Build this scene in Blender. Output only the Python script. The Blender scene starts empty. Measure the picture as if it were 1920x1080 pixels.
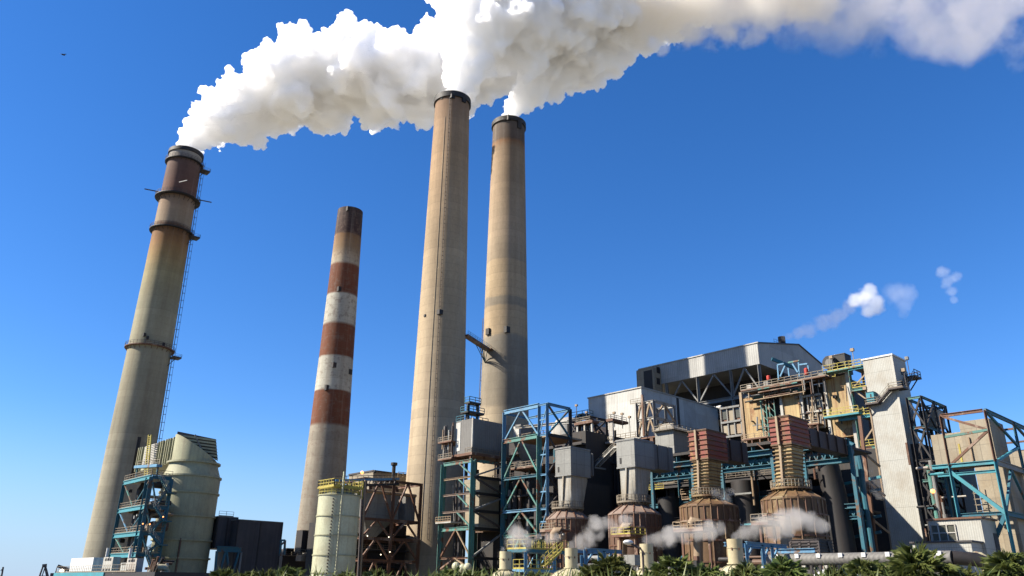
import bpy, math, random
import numpy as np
from math import sin, cos, radians, pi, hypot, atan2
from mathutils import Vector, Matrix, noise as mnoise

scene = bpy.context.scene
# ------------------------------------------------------------------ camera
HEAD, PITCH, ROLL, FOC = 43.0, 21.02, 0.756, 1457.0       # heading clockwise from +Y; focal length in photo pixels
CAM = Vector((0, 0, 3.0))
_h, _t, _r = radians(HEAD), radians(PITCH), radians(ROLL)
_Fh = Vector((sin(_h), cos(_h), 0)); _R0 = Vector((cos(_h), -sin(_h), 0)); _Z = Vector((0, 0, 1))
FW = _Fh*cos(_t) + _Z*sin(_t); _u0 = -_Fh*sin(_t) + _Z*cos(_t)
RT = cos(_r)*_R0 + sin(_r)*_u0; UP = -sin(_r)*_R0 + cos(_r)*_u0
cam = bpy.data.cameras.new("camera"); cam_o = bpy.data.objects.new("camera", cam)
scene.collection.objects.link(cam_o)
cam.sensor_width = 36; cam.lens = FOC/1920*36; cam.clip_end = 20000; cam.clip_start = .5
cam_o.matrix_world = Matrix((( RT.x, UP.x, -FW.x, CAM.x), (RT.y, UP.y, -FW.y, CAM.y), (RT.z, UP.z, -FW.z, CAM.z), (0,0,0,1)))
scene.camera = cam_o
# ------------------------------------------------------------------ sky, sun, exposure
SUN_HEAD, SUN_EL = -54.0, 38.0
world = bpy.data.worlds.new("World"); scene.world = world; world.use_nodes = True
wn = world.node_tree.nodes; wl = world.node_tree.links
sky = wn.new('ShaderNodeTexSky'); sky.sky_type = 'NISHITA'; sky.sun_disc = False
sky.sun_elevation = radians(SUN_EL); sky.sun_rotation = radians(SUN_HEAD)
sky.air_density = 1.0; sky.dust_density = 0.05; sky.ozone_density = 5.0; sky.altitude = 0
hs = wn.new('ShaderNodeHueSaturation'); hs.inputs['Saturation'].default_value = 1.22; wl.new(sky.outputs[0], hs.inputs['Color'])
tint = wn.new('ShaderNodeMix'); tint.data_type = 'RGBA'; tint.blend_type = 'MULTIPLY'; tint.inputs[0].default_value = 1; tint.inputs[7].default_value = (1.0, 1.06, 1.28, 1)
wl.new(hs.outputs[0], tint.inputs[6])
tcw = wn.new('ShaderNodeTexCoord'); sxw = wn.new('ShaderNodeSeparateXYZ'); wl.new(tcw.outputs['Generated'], sxw.inputs[0])
hzr = wn.new('ShaderNodeMapRange'); hzr.interpolation_type = 'SMOOTHSTEP'; wl.new(sxw.outputs[2], hzr.inputs[0]); hzr.inputs[1].default_value = .2; hzr.inputs[2].default_value = -.03; hzr.inputs[3].default_value = 0; hzr.inputs[4].default_value = .85
hzm = wn.new('ShaderNodeMix'); hzm.data_type = 'RGBA'; wl.new(hzr.outputs[0], hzm.inputs[0]); wl.new(tint.outputs[2], hzm.inputs[6]); hzm.inputs[7].default_value = (2.9, 4.3, 6.2, 1)
wl.new(hzm.outputs[2], wn['Background'].inputs[0]); wn['Background'].inputs[1].default_value = 0.055
sl = bpy.data.lights.new("sun", 'SUN'); sl.energy = 5.0; sl.angle = radians(0.55); sl.color = (1.0, .91, .78)
so = bpy.data.objects.new("sun", sl); scene.collection.objects.link(so)
sh = radians(SUN_HEAD); se = radians(SUN_EL)
SUND = Vector((sin(sh)*cos(se), cos(sh)*cos(se), sin(se)))
so.rotation_euler = SUND.to_track_quat('Z', 'Y').to_euler(); so.location = (-80, 60, 200)
scene.view_settings.view_transform = 'Standard'; scene.view_settings.look = 'None'
scene.view_settings.exposure = 1.4; scene.view_settings.gamma = 1
scene.cycles.max_bounces = 124; scene.cycles.diffuse_bounces = 6; scene.cycles.volume_bounces = 120
scene.cycles.transparent_max_bounces = 12; scene.cycles.use_adaptive_sampling = True
scene.cycles.volume_step_rate = 1.0; scene.cycles.volume_max_steps = 256
scene.cycles.caustics_reflective = False; scene.cycles.caustics_refractive = False

# ------------------------------------------------------------------ measuring helpers: photo pixel -> plant coordinates
def ray(x, y): return FW*FOC + RT*(x-960) - UP*(y-540)
def at(x, y, D=None, X=None, Y=None, Z=None):
    d = ray(x, y)
    s = D/hypot(d.x, d.y) if D is not None else X/d.x if X is not None else Y/d.y if Y is not None else (Z-CAM.z)/d.z
    return CAM + d*s
def proj(p):
    d = Vector(p)-CAM; z = d.dot(FW)
    return 960+FOC*d.dot(RT)/z, 540-FOC*d.dot(UP)/z
def _bis(f, a, b):
    fa = f(a)
    for _ in range(50):
        m = (a+b)/2; fm = f(m)
        if (fm > 0) == (fa > 0): a, fa = m, fm
        else: b = m
    return (a+b)/2
def solY(X, Z, px, lo=5, hi=500): return _bis(lambda v: proj((X, v, Z))[0]-px, lo, hi)
def solX(Y, Z, px, lo=20, hi=700): return _bis(lambda v: proj((v, Y, Z))[0]-px, lo, hi)
def solZ(X, Y, py, lo=-20, hi=250): return _bis(lambda v: proj((X, Y, v))[1]-py, lo, hi)
def boxpx(xe, yt, X, xl, xr, yb=None):
    """near vertical edge at pixel xe with top yt on plane X; the sunny face reaches pixel xl, the shaded one xr"""
    p = at(xe, yt, X=X); Y0, Z1 = p.y, p.z
    Y1 = solY(X, Z1, xl); X1 = solX(Y0, Z1, xr)
    Z0 = 0 if yb is None else solZ(X, Y0, yb)
    return X, X1, Y0, Y1, Z0, Z1

# ------------------------------------------------------------------ object helpers
COL = scene.collection
def thing(name, label, cat, group=None, loc=(0, 0, 0), kind=None):
    o = bpy.data.objects.new(name, None); COL.objects.link(o); o.location = loc; o.empty_display_size = .5
    o['label'] = label; o['category'] = cat
    if group: o['group'] = group
    if kind: o['kind'] = kind
    return o
def tag(o, label, cat, group=None, kind=None):
    o['label'] = label; o['category'] = cat
    if group: o['group'] = group
    if kind: o['kind'] = kind
    return o
def dup(root, loc, rotz=0, scale=1, label=None):
    r = root.copy(); COL.objects.link(r); r.location = loc; r.rotation_euler = (0, 0, rotz); r.scale = (scale,)*3
    if label: r['label'] = label
    for ch in root.children:
        c = ch.copy(); COL.objects.link(c); c.parent = r
        for g in ch.children:
            d = g.copy(); COL.objects.link(d); d.parent = c
    return r
def wloc(o):
    v = Vector((0, 0, 0))
    while o: v = v + o.location; o = o.parent
    return v
class MB:
    def __init__(s): s.v = []; s.f = []
    def box(s, x0, x1, y0, y1, z0, z1):
        n = len(s.v)
        s.v += [(x0,y0,z0),(x1,y0,z0),(x1,y1,z0),(x0,y1,z0),(x0,y0,z1),(x1,y0,z1),(x1,y1,z1),(x0,y1,z1)]
        s.f += [tuple(n+i for i in q) for q in ((0,3,2,1),(4,5,6,7),(0,1,5,4),(1,2,6,5),(2,3,7,6),(3,0,4,7))]
        return s
    def hexa(s, b, t):
        n = len(s.v); s.v += [tuple(p) for p in b] + [tuple(p) for p in t]; k = len(b)
        s.f.append(tuple(n+i for i in reversed(range(k)))); s.f.append(tuple(n+k+i for i in range(k)))
        for i in range(k): j = (i+1) % k; s.f.append((n+i, n+j, n+k+j, n+k+i))
        return s
    def bar(s, p, q, w, h=None):
        p, q = Vector(p), Vector(q); h = h or w; d = (q-p)
        if d.length < 1e-6: return s
        d.normalize(); a = Vector((0, 0, 1)) if abs(d.z) < .9 else Vector((0, 1, 0))
        e = d.cross(a).normalized()*w/2; g = e.cross(d).normalized()*h/2
        return s.hexa([p-e-g, p+e-g, p+e+g, p-e+g][::-1], [q-e-g, q+e-g, q+e+g, q-e+g][::-1])
    def ibeam(s, p, q, w, h):
        p, q = Vector(p), Vector(q); d = (q-p).normalized(); a = Vector((0, 0, 1)) if abs(d.z) < .9 else Vector((1, 0, 0))
        e = d.cross(a).normalized(); g = e.cross(d).normalized(); t = h*.14
        s.bar(p+g*(h/2-t/2), q+g*(h/2-t/2), w, t); s.bar(p-g*(h/2-t/2), q-g*(h/2-t/2), w, t)
        return s.bar(p, q, w*.16, h-2*t)
    def tube(s, pts, r, n=10, r2=None, cap=True):
        pts = [Vector(p) for p in pts]; m = len(s.v); k = len(pts)
        for i, p in enumerate(pts):
            d = (pts[min(i+1, k-1)]-pts[max(i-1, 0)]).normalized(); a = Vector((0, 0, 1)) if abs(d.z) < .9 else Vector((0, 1, 0))
            e = d.cross(a).normalized(); g = e.cross(d).normalized(); rr = r if r2 is None else r+(r2-r)*i/(k-1)
            for j in range(n):
                t = 2*pi*j/n; s.v.append(tuple(p+e*cos(t)*rr+g*sin(t)*rr))
        for i in range(k-1):
            for j in range(n):
                a = m+i*n+j; b = m+i*n+(j+1) % n; s.f.append((a, b, b+n, a+n))
        if cap:
            s.f.append(tuple(m+j for j in reversed(range(n)))); s.f.append(tuple(m+(k-1)*n+j for j in range(n)))
        return s
    def lathe(s, prof, cx, cy, n=48, cap0=True, cap1=True, rot=0):
        m = len(s.v)
        for r, z in prof:
            for j in range(n):
                t = 2*pi*j/n+rot; s.v.append((cx+cos(t)*r, cy+sin(t)*r, z))
        for i in range(len(prof)-1):
            for j in range(n):
                a = m+i*n+j; b = m+i*n+(j+1) % n; s.f.append((a, b, b+n, a+n))
        if cap0: s.f.append(tuple(m+j for j in reversed(range(n))))
        if cap1: s.f.append(tuple(m+(len(prof)-1)*n+j for j in range(n)))
        return s
    def ring(s, cx, cy, r0, r1, z0, z1, n=48, rot=0):
        m = len(s.v)
        for r, z in ((r0, z0), (r1, z0), (r1, z1), (r0, z1)):
            for j in range(n):
                t = 2*pi*j/n+rot; s.v.append((cx+cos(t)*r, cy+sin(t)*r, z))
        for i in range(4):
            for j in range(n):
                a = m+i*n+j; b = m+i*n+(j+1) % n; c = m+((i+1) % 4)*n+(j+1) % n; d = m+((i+1) % 4)*n+j; s.f.append((a, b, c, d))
        return s
    def sphere(s, c, r, nu=10, nv=6, sc=(1,1,1)):
        m = len(s.v); c = Vector(c)
        s.v.append((c.x, c.y, c.z-r*sc[2]))
        for i in range(1, nv):
            a = -pi/2+pi*i/nv
            for j in range(nu): t = 2*pi*j/nu; s.v.append((c.x+r*cos(a)*cos(t)*sc[0], c.y+r*cos(a)*sin(t)*sc[1], c.z+r*sin(a)*sc[2]))
        s.v.append((c.x, c.y, c.z+r*sc[2])); e = len(s.v)-1
        for j in range(nu):
            k = (j+1) % nu; s.f.append((m, m+1+k, m+1+j)); s.f.append((e, e-nu+j, e-nu+k))
            for i in range(nv-2): a = m+1+i*nu; s.f.append((a+j, a+k, a+nu+k, a+nu+j))
        return s
    def build(s, name, m, parent=None, smooth=False):
        me = bpy.data.meshes.new(name)
        o = bpy.data.objects.new(name, me); COL.objects.link(o)
        if parent is not None:
            w = wloc(parent); vs = [(a[0]-w.x, a[1]-w.y, a[2]-w.z) for a in s.v]; o.parent = parent
        else:
            c = [sum(a[i] for a in s.v)/len(s.v) for i in (0, 1)] + [min(a[2] for a in s.v)]
            vs = [(a[0]-c[0], a[1]-c[1], a[2]-c[2]) for a in s.v]; o.location = c
        me.from_pydata(vs, [], s.f); me.materials.append(m)
        if smooth:
            me.polygons.foreach_set('use_smooth', [True]*len(me.polygons))
            try: me.set_sharp_from_angle(angle=radians(35))
            except Exception: pass
        me.update(); return o
def box(name, m, parent, *b): return MB().box(*b).build(name, m, parent)
def bar(name, m, parent, p, q, w, h=None): return MB().bar(p, q, w, h).build(name, m, parent)
def ibar(name, m, parent, p, q, w, h): return MB().ibeam(p, q, w, h).build(name, m, parent)
def tube(name, m, parent, pts, r, n=10, r2=None): return MB().tube(pts, r, n, r2).build(name, m, parent, True)
def railing(name, m, parent, pts, h=1.1, step=1.6, w=.07):
    b = MB(); pts = [Vector(p) for p in pts]; U = Vector((0, 0, 1))
    for p, q in zip(pts, pts[1:]):
        for k in (h, h*.52): b.bar(p+U*k, q+U*k, w)
        b.bar(p+U*.1, q+U*.1, w*.4, .2)
        n = max(1, int((q-p).length/step))
        for i in range(n+1):
            c = p.lerp(q, i/n); b.bar(c, c+U*h, w)
    return b.build(name, m, parent)
def stairs(parent, m, p, q, w=.9, n=12, mr=None):
    """one flight: stringers, treads and handrails as parts"""
    p, q = Vector(p), Vector(q); d = q-p; s = Vector((d.x, d.y, 0)).normalized().cross(Vector((0, 0, 1)))*w/2
    b = MB()
    for sg in (-1, 1): b.bar(p+s*sg, q+s*sg, .08, .25)
    for i in range(n): c = p.lerp(q, (i+.5)/n); b.bar(c-s, c+s, .25, .05)
    f = b.build('flight', m, parent); r = MB(); U = Vector((0, 0, 1))
    for sg in (-1, 1):
        for k in (.5, 1.0): r.bar(p+s*sg+U*k, q+s*sg+U*k, .06)
        for i in range(5): c = p.lerp(q, i/4)+s*sg; r.bar(c, c+U, .06)
    r.build('handrail', mr or m, f)
    return f

# ------------------------------------------------------------------ materials
def _new(name):
    m = bpy.data.materials.new(name); m.use_nodes = True; nt = m.node_tree; b = nt.nodes['Principled BSDF']; return m, nt, b
def N(nt, t, **k):
    n = nt.nodes.new(t)
    for a, v in k.items(): setattr(n, a, v)
    return n
def L(nt, a, b): nt.links.new(a, b)
def math_(nt, op, a, b=None, c=None):
    n = N(nt, 'ShaderNodeMath', operation=op)
    for i, v in enumerate((a, b, c)):
        if v is None: continue
        if isinstance(v, (int, float)): n.inputs[i].default_value = v
        else: L(nt, v, n.inputs[i])
    return n.outputs[0]
def mix(nt, f, a, b, mode='MIX'):
    n = N(nt, 'ShaderNodeMix', data_type='RGBA', blend_type=mode)
    for s, v in ((0, f), (6, a), (7, b)):
        if isinstance(v, (int, float)): n.inputs[s].default_value = v
        elif isinstance(v, tuple): n.inputs[s].default_value = (*v, 1) if len(v) == 3 else v
        else: L(nt, v, n.inputs[s])
    return n.outputs[2]
def noise(nt, vec, sc=(1, 1, 1), scale=1, detail=4, rough=.6, off=(0, 0, 0)):
    mp = N(nt, 'ShaderNodeMapping'); mp.inputs['Scale'].default_value = sc; mp.inputs['Location'].default_value = off; L(nt, vec, mp.inputs[0])
    n = N(nt, 'ShaderNodeTexNoise'); n.inputs['Scale'].default_value = scale; n.inputs['Detail'].default_value = detail; n.inputs['Roughness'].default_value = rough
    L(nt, mp.outputs[0], n.inputs['Vector']); return n.outputs[0]
def ramp(nt, f, stops, interp='LINEAR'):
    n = N(nt, 'ShaderNodeValToRGB'); n.color_ramp.interpolation = interp; e = n.color_ramp.elements
    while len(e) < len(stops): e.new(.5)
    for k, (p, c) in zip(e, stops): k.position = p; k.color = (*c, 1) if isinstance(c, tuple) else (c, c, c, 1)
    L(nt, f, n.inputs[0]); return n.outputs[0]
_seed = [0]; SC = .56
def M(name, base, stain=None, amt=.35, streak=.25, ribs=0, seam=0, pan=0, rough=.65, metal=0, grain=.12, scale=.25, bump=.3, skin=None, skin_amt=.45):
    """weathered surface: patches and vertical streaks of a stain colour, ribs (m), horizontal seams (m), vertical panel joints (m)"""
    if name not in ('white_steam',): base = tuple(v*SC for v in base); stain = tuple(v*SC for v in stain) if stain else None; skin = tuple(v*SC for v in skin) if skin else None
    m, nt, b = _new(name); _seed[0] += 7.3; off = (_seed[0], _seed[0]*.7, _seed[0]*.3)
    geo = N(nt, 'ShaderNodeNewGeometry'); P = geo.outputs['Position']
    stain = stain or tuple(c*.45 for c in base)
    n1 = noise(nt, P, scale=scale, detail=6, off=off); n2 = noise(nt, P, (1.3, 1.3, .06), 1.2, 5, .65, off); n3 = noise(nt, P, scale=3.1, detail=5, rough=.7, off=off)
    c = mix(nt, ramp(nt, n1, [(.5-.18*amt, 0.0), (.78, 1.0)]), base, mix(nt, .6, base, stain))
    c = mix(nt, math_(nt, 'MULTIPLY', ramp(nt, n2, [(.48, 0.0), (.72, 1.0)]), streak*2), c, stain)
    if skin:
        n4 = noise(nt, P, (.5, .5, .35), .55, 7, .7, (off[1], off[2], off[0])); c = mix(nt, ramp(nt, n4, [(.58-.1*skin_amt, 0.0), (.62-.1*skin_amt, 1.0)]), c, skin)
    c = mix(nt, grain, c, ramp(nt, n3, [(.3, 0.0), (.7, 1.0)]), 'OVERLAY')
    xyz = N(nt, 'ShaderNodeSeparateXYZ'); L(nt, P, xyz.inputs[0]); xy = math_(nt, 'ADD', xyz.outputs[0], xyz.outputs[1])
    h = None
    if pan:
        g = math_(nt, 'FRACT', math_(nt, 'DIVIDE', xy, pan)); g = math_(nt, 'LESS_THAN', g, .09/pan*1.2)
        c = mix(nt, math_(nt, 'MULTIPLY', g, .55), c, tuple(v*.4 for v in base))
        wn_ = N(nt, 'ShaderNodeTexWhiteNoise', noise_dimensions='2D'); cb = N(nt, 'ShaderNodeCombineXYZ')
        L(nt, math_(nt, 'FLOOR', math_(nt, 'DIVIDE', xy, pan)), cb.inputs[0]); L(nt, math_(nt, 'FLOOR', math_(nt, 'DIVIDE', xyz.outputs[2], seam or 5)), cb.inputs[1]); L(nt, cb.outputs[0], wn_.inputs['Vector'])
        c = mix(nt, .25, c, ramp(nt, wn_.outputs[0], [(0, .3), (1, .7)]), 'OVERLAY')
    if seam:
        g = math_(nt, 'LESS_THAN', math_(nt, 'FRACT', math_(nt, 'DIVIDE', xyz.outputs[2], seam)), .1/seam)
        c = mix(nt, math_(nt, 'MULTIPLY', g, .5), c, tuple(v*.4 for v in base))
    hb = math_(nt, 'MULTIPLY', n3, .4)
    if ribs:
        w = math_(nt, 'SINE', math_(nt, 'MULTIPLY', xy, 2*pi/ribs)); hb = math_(nt, 'ADD', hb, math_(nt, 'MULTIPLY', w, .5))
        c = mix(nt, .12, c, ramp(nt, math_(nt, 'MULTIPLY_ADD', w, .5, .5), [(0, .15), (1, .85)]), 'OVERLAY')
    bp = N(nt, 'ShaderNodeBump'); bp.inputs['Strength'].default_value = bump; bp.inputs['Distance'].default_value = .12; L(nt, hb, bp.inputs['Height'])
    L(nt, bp.outputs[0], b.inputs['Normal']); L(nt, c, b.inputs['Base Color'])
    L(nt, math_(nt, 'MULTIPLY_ADD', n3, .3, rough-.15), b.inputs['Roughness']); b.inputs['Metallic'].default_value = metal
    b.inputs['Specular IOR Level'].default_value = .35
    return m
def lamp_mat(name, col, e):
    m, nt, b = _new(name); b.inputs['Emission Color'].default_value = (*col, 1); b.inputs['Emission Strength'].default_value = e; b.inputs['Base Color'].default_value = (*col, 1); return m

MT = {}
MT['white'] = M('white_siding', (.62,.62,.58), (.36,.34,.29), ribs=.55, seam=0, amt=.2, streak=.12, pan=5.5)
MT['whitetower'] = M('tower_siding', (.5,.5,.45), (.33,.27,.19), ribs=.36, seam=9.5, amt=.2, streak=.1, bump=.12)
MT['hall'] = M('hall_siding', (.46,.46,.43), (.3,.29,.27), ribs=.7, amt=.2, streak=.15, pan=7)
MT['galv'] = M('galvanised_cladding', (.29,.29,.265), (.22,.21,.18), ribs=0, seam=2.6, pan=2.4, amt=.3, streak=.25, metal=.15, rough=.5)
MT['galvrust'] = M('stained_galvanised', (.42,.41,.36), (.3,.22,.12), seam=0, pan=1.4, amt=.4, streak=.35, metal=.1, rough=.5)
MT['greybox'] = M('grey_duct_cladding', (.2,.195,.18), (.12,.11,.1), ribs=.6, amt=.3, streak=.2)
MT['dark'] = M('dark_duct_cladding', (.06,.057,.06), (.13,.11,.11), ribs=0, pan=6, amt=.4, streak=.3)
MT['black'] = M('black_steel', (.022,.022,.023), (.05,.035,.03), amt=.5)
MT['shadedark'] = M('shade_dark_plant_wall', (.026,.025,.025), (.05,.035,.025), seam=4, pan=3, amt=.5, streak=.5)  # near-black base colour stands in for deep shade inside the plant
MT['blue'] = M('blue_painted_steel', (.022,.15,.21), (.1,.1,.09), amt=.2, streak=.15, skin=(.16,.09,.05), skin_amt=.15)
MT['lblue'] = M('light_blue_painted_steel', (.13,.33,.52), (.12,.14,.16), amt=.2, streak=.15, skin=(.2,.13,.09), skin_amt=.05)
MT['teal'] = M('faded_teal_painted_steel', (.1,.3,.26), (.09,.1,.08), amt=.4, streak=.35, skin=(.19,.09,.05), skin_amt=.5)
MT['cyan'] = M('cyan_painted_steel', (.05,.32,.39), (.1,.16,.18), amt=.3, streak=.2)
MT['brown'] = M('rusty_brown_steel', (.19,.085,.045), (.08,.045,.03), amt=.5, streak=.4, skin=(.32,.22,.16), skin_amt=.3)
MT['tan'] = M('tan_painted_steel', (.4,.3,.19), (.2,.11,.06), amt=.4, streak=.3)
MT['grey'] = M('grey_painted_steel', (.28,.29,.28), (.14,.11,.09), amt=.4, streak=.3)
MT['pale'] = M('pale_painted_steel', (.55,.55,.5), (.3,.2,.13), amt=.3, streak=.3)
MT['yellow'] = M('yellow_painted_rail', (.55,.47,.09), (.3,.17,.04), amt=.3, streak=.2)
MT['rail'] = M('weathered_rail', (.3,.26,.19), (.16,.09,.05), amt=.5)
MT['darkrail'] = M('dark_rail', (.07,.06,.06), (.1,.06,.04), amt=.5)
MT['cream'] = M('cream_tank_paint', (.64,.65,.44), (.34,.27,.16), amt=.3, streak=.2, rough=.5)
MT['creamdull'] = M('dull_cream_vessel', (.46,.46,.29), (.25,.2,.13), amt=.3, streak=.25)
MT['vent'] = M('yellowish_vent_paint', (.6,.54,.34), (.42,.3,.15), amt=.25, streak=.25, rough=.5)
MT['yellowcase'] = M('yellow_stained_casing', (.55,.41,.19), (.27,.12,.04), seam=4.2, pan=1.5, amt=.5, streak=.6, skin=(.3,.14,.05), skin_amt=.15)
MT['rusttank'] = M('rusted_tank_plate', (.16,.09,.055), (.1,.06,.04), pan=0, amt=.5, streak=.4, skin=(.22,.14,.085), skin_amt=.3)
MT['rusttank2'] = M('ochre_rusted_plate', (.2,.115,.05), (.09,.045,.025), amt=.5, streak=.5, skin=(.27,.19,.09), skin_amt=.3)
MT['dome'] = M('pinkish_roof_plate', (.33,.25,.2), (.2,.11,.07), amt=.5, streak=.2)
MT['deepbrown'] = M('deep_brown_duct', (.07,.045,.035), (.04,.025,.02), amt=.5, streak=.4)  # rust brown darkened in colour for the shadow these ducts lie in
MT['red'] = M('red_oxide_plate', (.27,.06,.045), (.2,.1,.04), seam=0, amt=.5, streak=.45, skin=(.36,.18,.07), skin_amt=.3)
MT['ochre'] = M('ochre_plate', (.5,.38,.18), (.2,.1,.04), amt=.5, streak=.4)
MT['concpan'] = M('tan_panel_wall', (.38,.33,.24), (.27,.19,.1), seam=3.1, pan=2.9, amt=.3, streak=.2)
MT['window'] = M('dusty_glazing', (.12,.12,.09), (.06,.06,.05), rough=.25, amt=.5)
MT['sand'] = M('sandy_ground', (.4,.36,.27), (.2,.2,.11), scale=.05, amt=.6, streak=0)
MT['whiteclean'] = M('bright_white_shed', (.82,.82,.8), (.6,.6,.58), amt=.1, streak=.08, ribs=.8, bump=.15)
MT['redpaint'] = M('red_valve_paint', (.6,.05,.03), (.3,.05,.03))
MT['lamp'] = lamp_mat('amber_lamp', (1, .3, .08), 1.6)
MT['lampw'] = lamp_mat('warm_lamp', (1, .85, .6), 1.2)

# ------------------------------------------------------------------ ground
g = MB(); g.v = [(-3000,-3000,0),(6000,-3000,0),(6000,6000,0),(-3000,6000,0)]; g.f = [(0,1,2,3)]
g = g.build('ground', MT['sand']); g['kind'] = 'structure'

# ------------------------------------------------------------------ chimneys
def chimney_mat(name, zr, H, bands=2.3, streak=.25, spots=0, paint=False):
    """zr: list of (z, colour) up the shaft; pour joints every bands metres, streaks round the shaft"""
    m, nt, b = _new(name); _seed[0] += 9
    tc = N(nt, 'ShaderNodeTexCoord'); P = tc.outputs['Object']; x = N(nt, 'ShaderNodeSeparateXYZ'); L(nt, P, x.inputs[0]); z = x.outputs[2]
    ang = math_(nt, 'ARCTAN2', x.outputs[1], x.outputs[0]); cv = N(nt, 'ShaderNodeCombineXYZ')
    L(nt, math_(nt, 'MULTIPLY', math_(nt, 'COSINE', ang), 6), cv.inputs[0]); L(nt, math_(nt, 'MULTIPLY', math_(nt, 'SINE', ang), 6), cv.inputs[1]); L(nt, z, cv.inputs[2]); V = cv.outputs[0]
    wob = noise(nt, V, (.3, .3, .12), 1, 4, off=(_seed[0], 0, 0)); zz = math_(nt, 'ADD', z, math_(nt, 'MULTIPLY', math_(nt, 'SUBTRACT', wob, .5), .4 if paint else 2.0))
    c = ramp(nt, math_(nt, 'DIVIDE', zz, H), [(p/H, tuple(v*SC for v in k)) for p, k in zr], 'LINEAR')
    zi = math_(nt, 'DIVIDE', z, bands); wn_ = N(nt, 'ShaderNodeTexWhiteNoise', noise_dimensions='1D'); L(nt, math_(nt, 'FLOOR', zi), wn_.inputs['W'])
    c = mix(nt, .28, c, ramp(nt, wn_.outputs[0], [(0, .36), (1, .62)]), 'OVERLAY')
    ln = math_(nt, 'LESS_THAN', math_(nt, 'FRACT', zi), .07)
    c = mix(nt, math_(nt, 'MULTIPLY', ln, .22), c, (.12, .09, .07))
    n2 = noise(nt, V, (.8, .8, .02), .7, 5, .6, (0, _seed[0], 0)); c = mix(nt, math_(nt, 'MULTIPLY', ramp(nt, n2, [(.5, 0.0), (.75, 1.0)]), streak), c, (.1, .065, .045))
    c = mix(nt, math_(nt, 'MULTIPLY', ramp(nt, n2, [(.25, 1.0), (.45, 0.0)]), streak*.6), c, (.34, .31, .26))
    n3 = noise(nt, V, (1, 1, .5), 1.7, 6, .7); n6 = noise(nt, V, (.25, .25, .06), .5, 4, .6, (4, 4, _seed[0])); c = mix(nt, .28, c, ramp(nt, n6, [(.3, 0.1), (.7, .9)]), 'OVERLAY')
    c = mix(nt, .1, c, ramp(nt, n3, [(.3, 0.0), (.7, 1.0)]), 'OVERLAY')
    if paint:
        n4 = noise(nt, V, (.8, .8, 1.1), .6, 7, .75, (3, 5, 1)); c = mix(nt, math_(nt, 'MULTIPLY', ramp(nt, n4, [(.53, 0.0), (.6, 1.0)]), .55), c, (.13, .09, .07))
    bp = N(nt, 'ShaderNodeBump'); bp.inputs['Strength'].default_value = .15; bp.inputs['Distance'].default_value = .15; L(nt, n3, bp.inputs['Height']); L(nt, bp.outputs[0], b.inputs['Normal'])
    L(nt, c, b.inputs['Base Color']); b.inputs['Roughness'].default_value = .85; b.inputs['Specular IOR Level'].default_value = .2
    return m
def ch_geo(axis, rows, H=None, D=None):
    """axis pixel (x,y) of the top centre; rows (y, xl, xr) edges -> (cx, cy, D, [(z, r)])"""
    p = at(*axis, Z=H); D = hypot(p.x, p.y); out = []
    for y, xl, xr in rows:
        a, b = ray(xl, y), ray(xr, y); dh = abs(atan2(a.x, a.y)-atan2(b.x, b.y)); c = ray((xl+xr)/2, y)
        z = 3 + c.z/hypot(c.x, c.y)*D; out.append((z, D*sin(dh/2)))
    # straight-line fit of the taper
    A = np.polyfit([o[0] for o in out], [o[1] for o in out], 1)
    return p.x, p.y, D, (lambda z: float(A[0]*z+A[1]))
def zpx(D, x, y): c = ray(x, y); return 3 + c.z/hypot(c.x, c.y)*D
def shaft(root, cx, cy, H, rf, m, n=72):
    b = MB(); K = 40
    prof = [(rf(H*i/K), H*i/K) for i in range(K+1)] + [(rf(H)-.6, H), (rf(H)-.6, H-8)]
    b.lathe(prof, cx, cy, n); return b.build('shaft', m, root, True)
def toward(cx, cy, px, y, D):
    """azimuth on the shaft facing pixel column px (angle from centre)"""
    pass
def face_pt(cx, cy, r, frac, z):
    """point on the shaft seen at fraction frac (-1 left .. 1 right) of its visible width"""
    f = Vector((cx, cy, 0)).normalized(); rt = Vector((f.y, -f.x, 0)); return Vector((cx, cy, z)) + rt*r*frac - f*r*math.sqrt(max(0, 1-frac*frac))
def ladder(parent, cx, cy, rf, frac, z0, z1, m, w=.7, out=.5, cage=False):
    b = MB(); f = Vector((cx, cy, 0)).normalized(); rt = Vector((f.y, -f.x, 0))
    def pt(z, s, o=0):
        d = rt*frac - f*math.sqrt(max(0, 1-frac*frac)); t = Vector((-d.y, d.x, 0)); return Vector((cx, cy, z)) + d*(rf(z)+out+o) + t*s
    K = max(2, int((z1-z0)/8))
    for s in (-w/2, w/2):
        for i in range(K): b.bar(pt(z0+(z1-z0)*i/K, s), pt(z0+(z1-z0)*(i+1)/K, s), .1)
    n = int((z1-z0)/1.3)
    for i in range(n):
        z = z0+(z1-z0)*i/n; b.bar(pt(z, -w/2), pt(z, w/2), .09)
        if cage and i % 2 == 0: b.bar(pt(z, -w/2, 0), pt(z, -w/2, .8), .08); b.bar(pt(z, w/2, 0), pt(z, w/2, .8), .08); b.bar(pt(z, -w/2, .8), pt(z, w/2, .8), .08)
        if i % 4 == 0: b.bar(pt(z, 0, -out), pt(z, 0), .1)
    if cage:
        for i in range(K): b.bar(pt(z0+(z1-z0)*i/K, 0, .8), pt(z0+(z1-z0)*(i+1)/K, 0, .8), .09)
    return b.build('ladder', m, parent)
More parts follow.
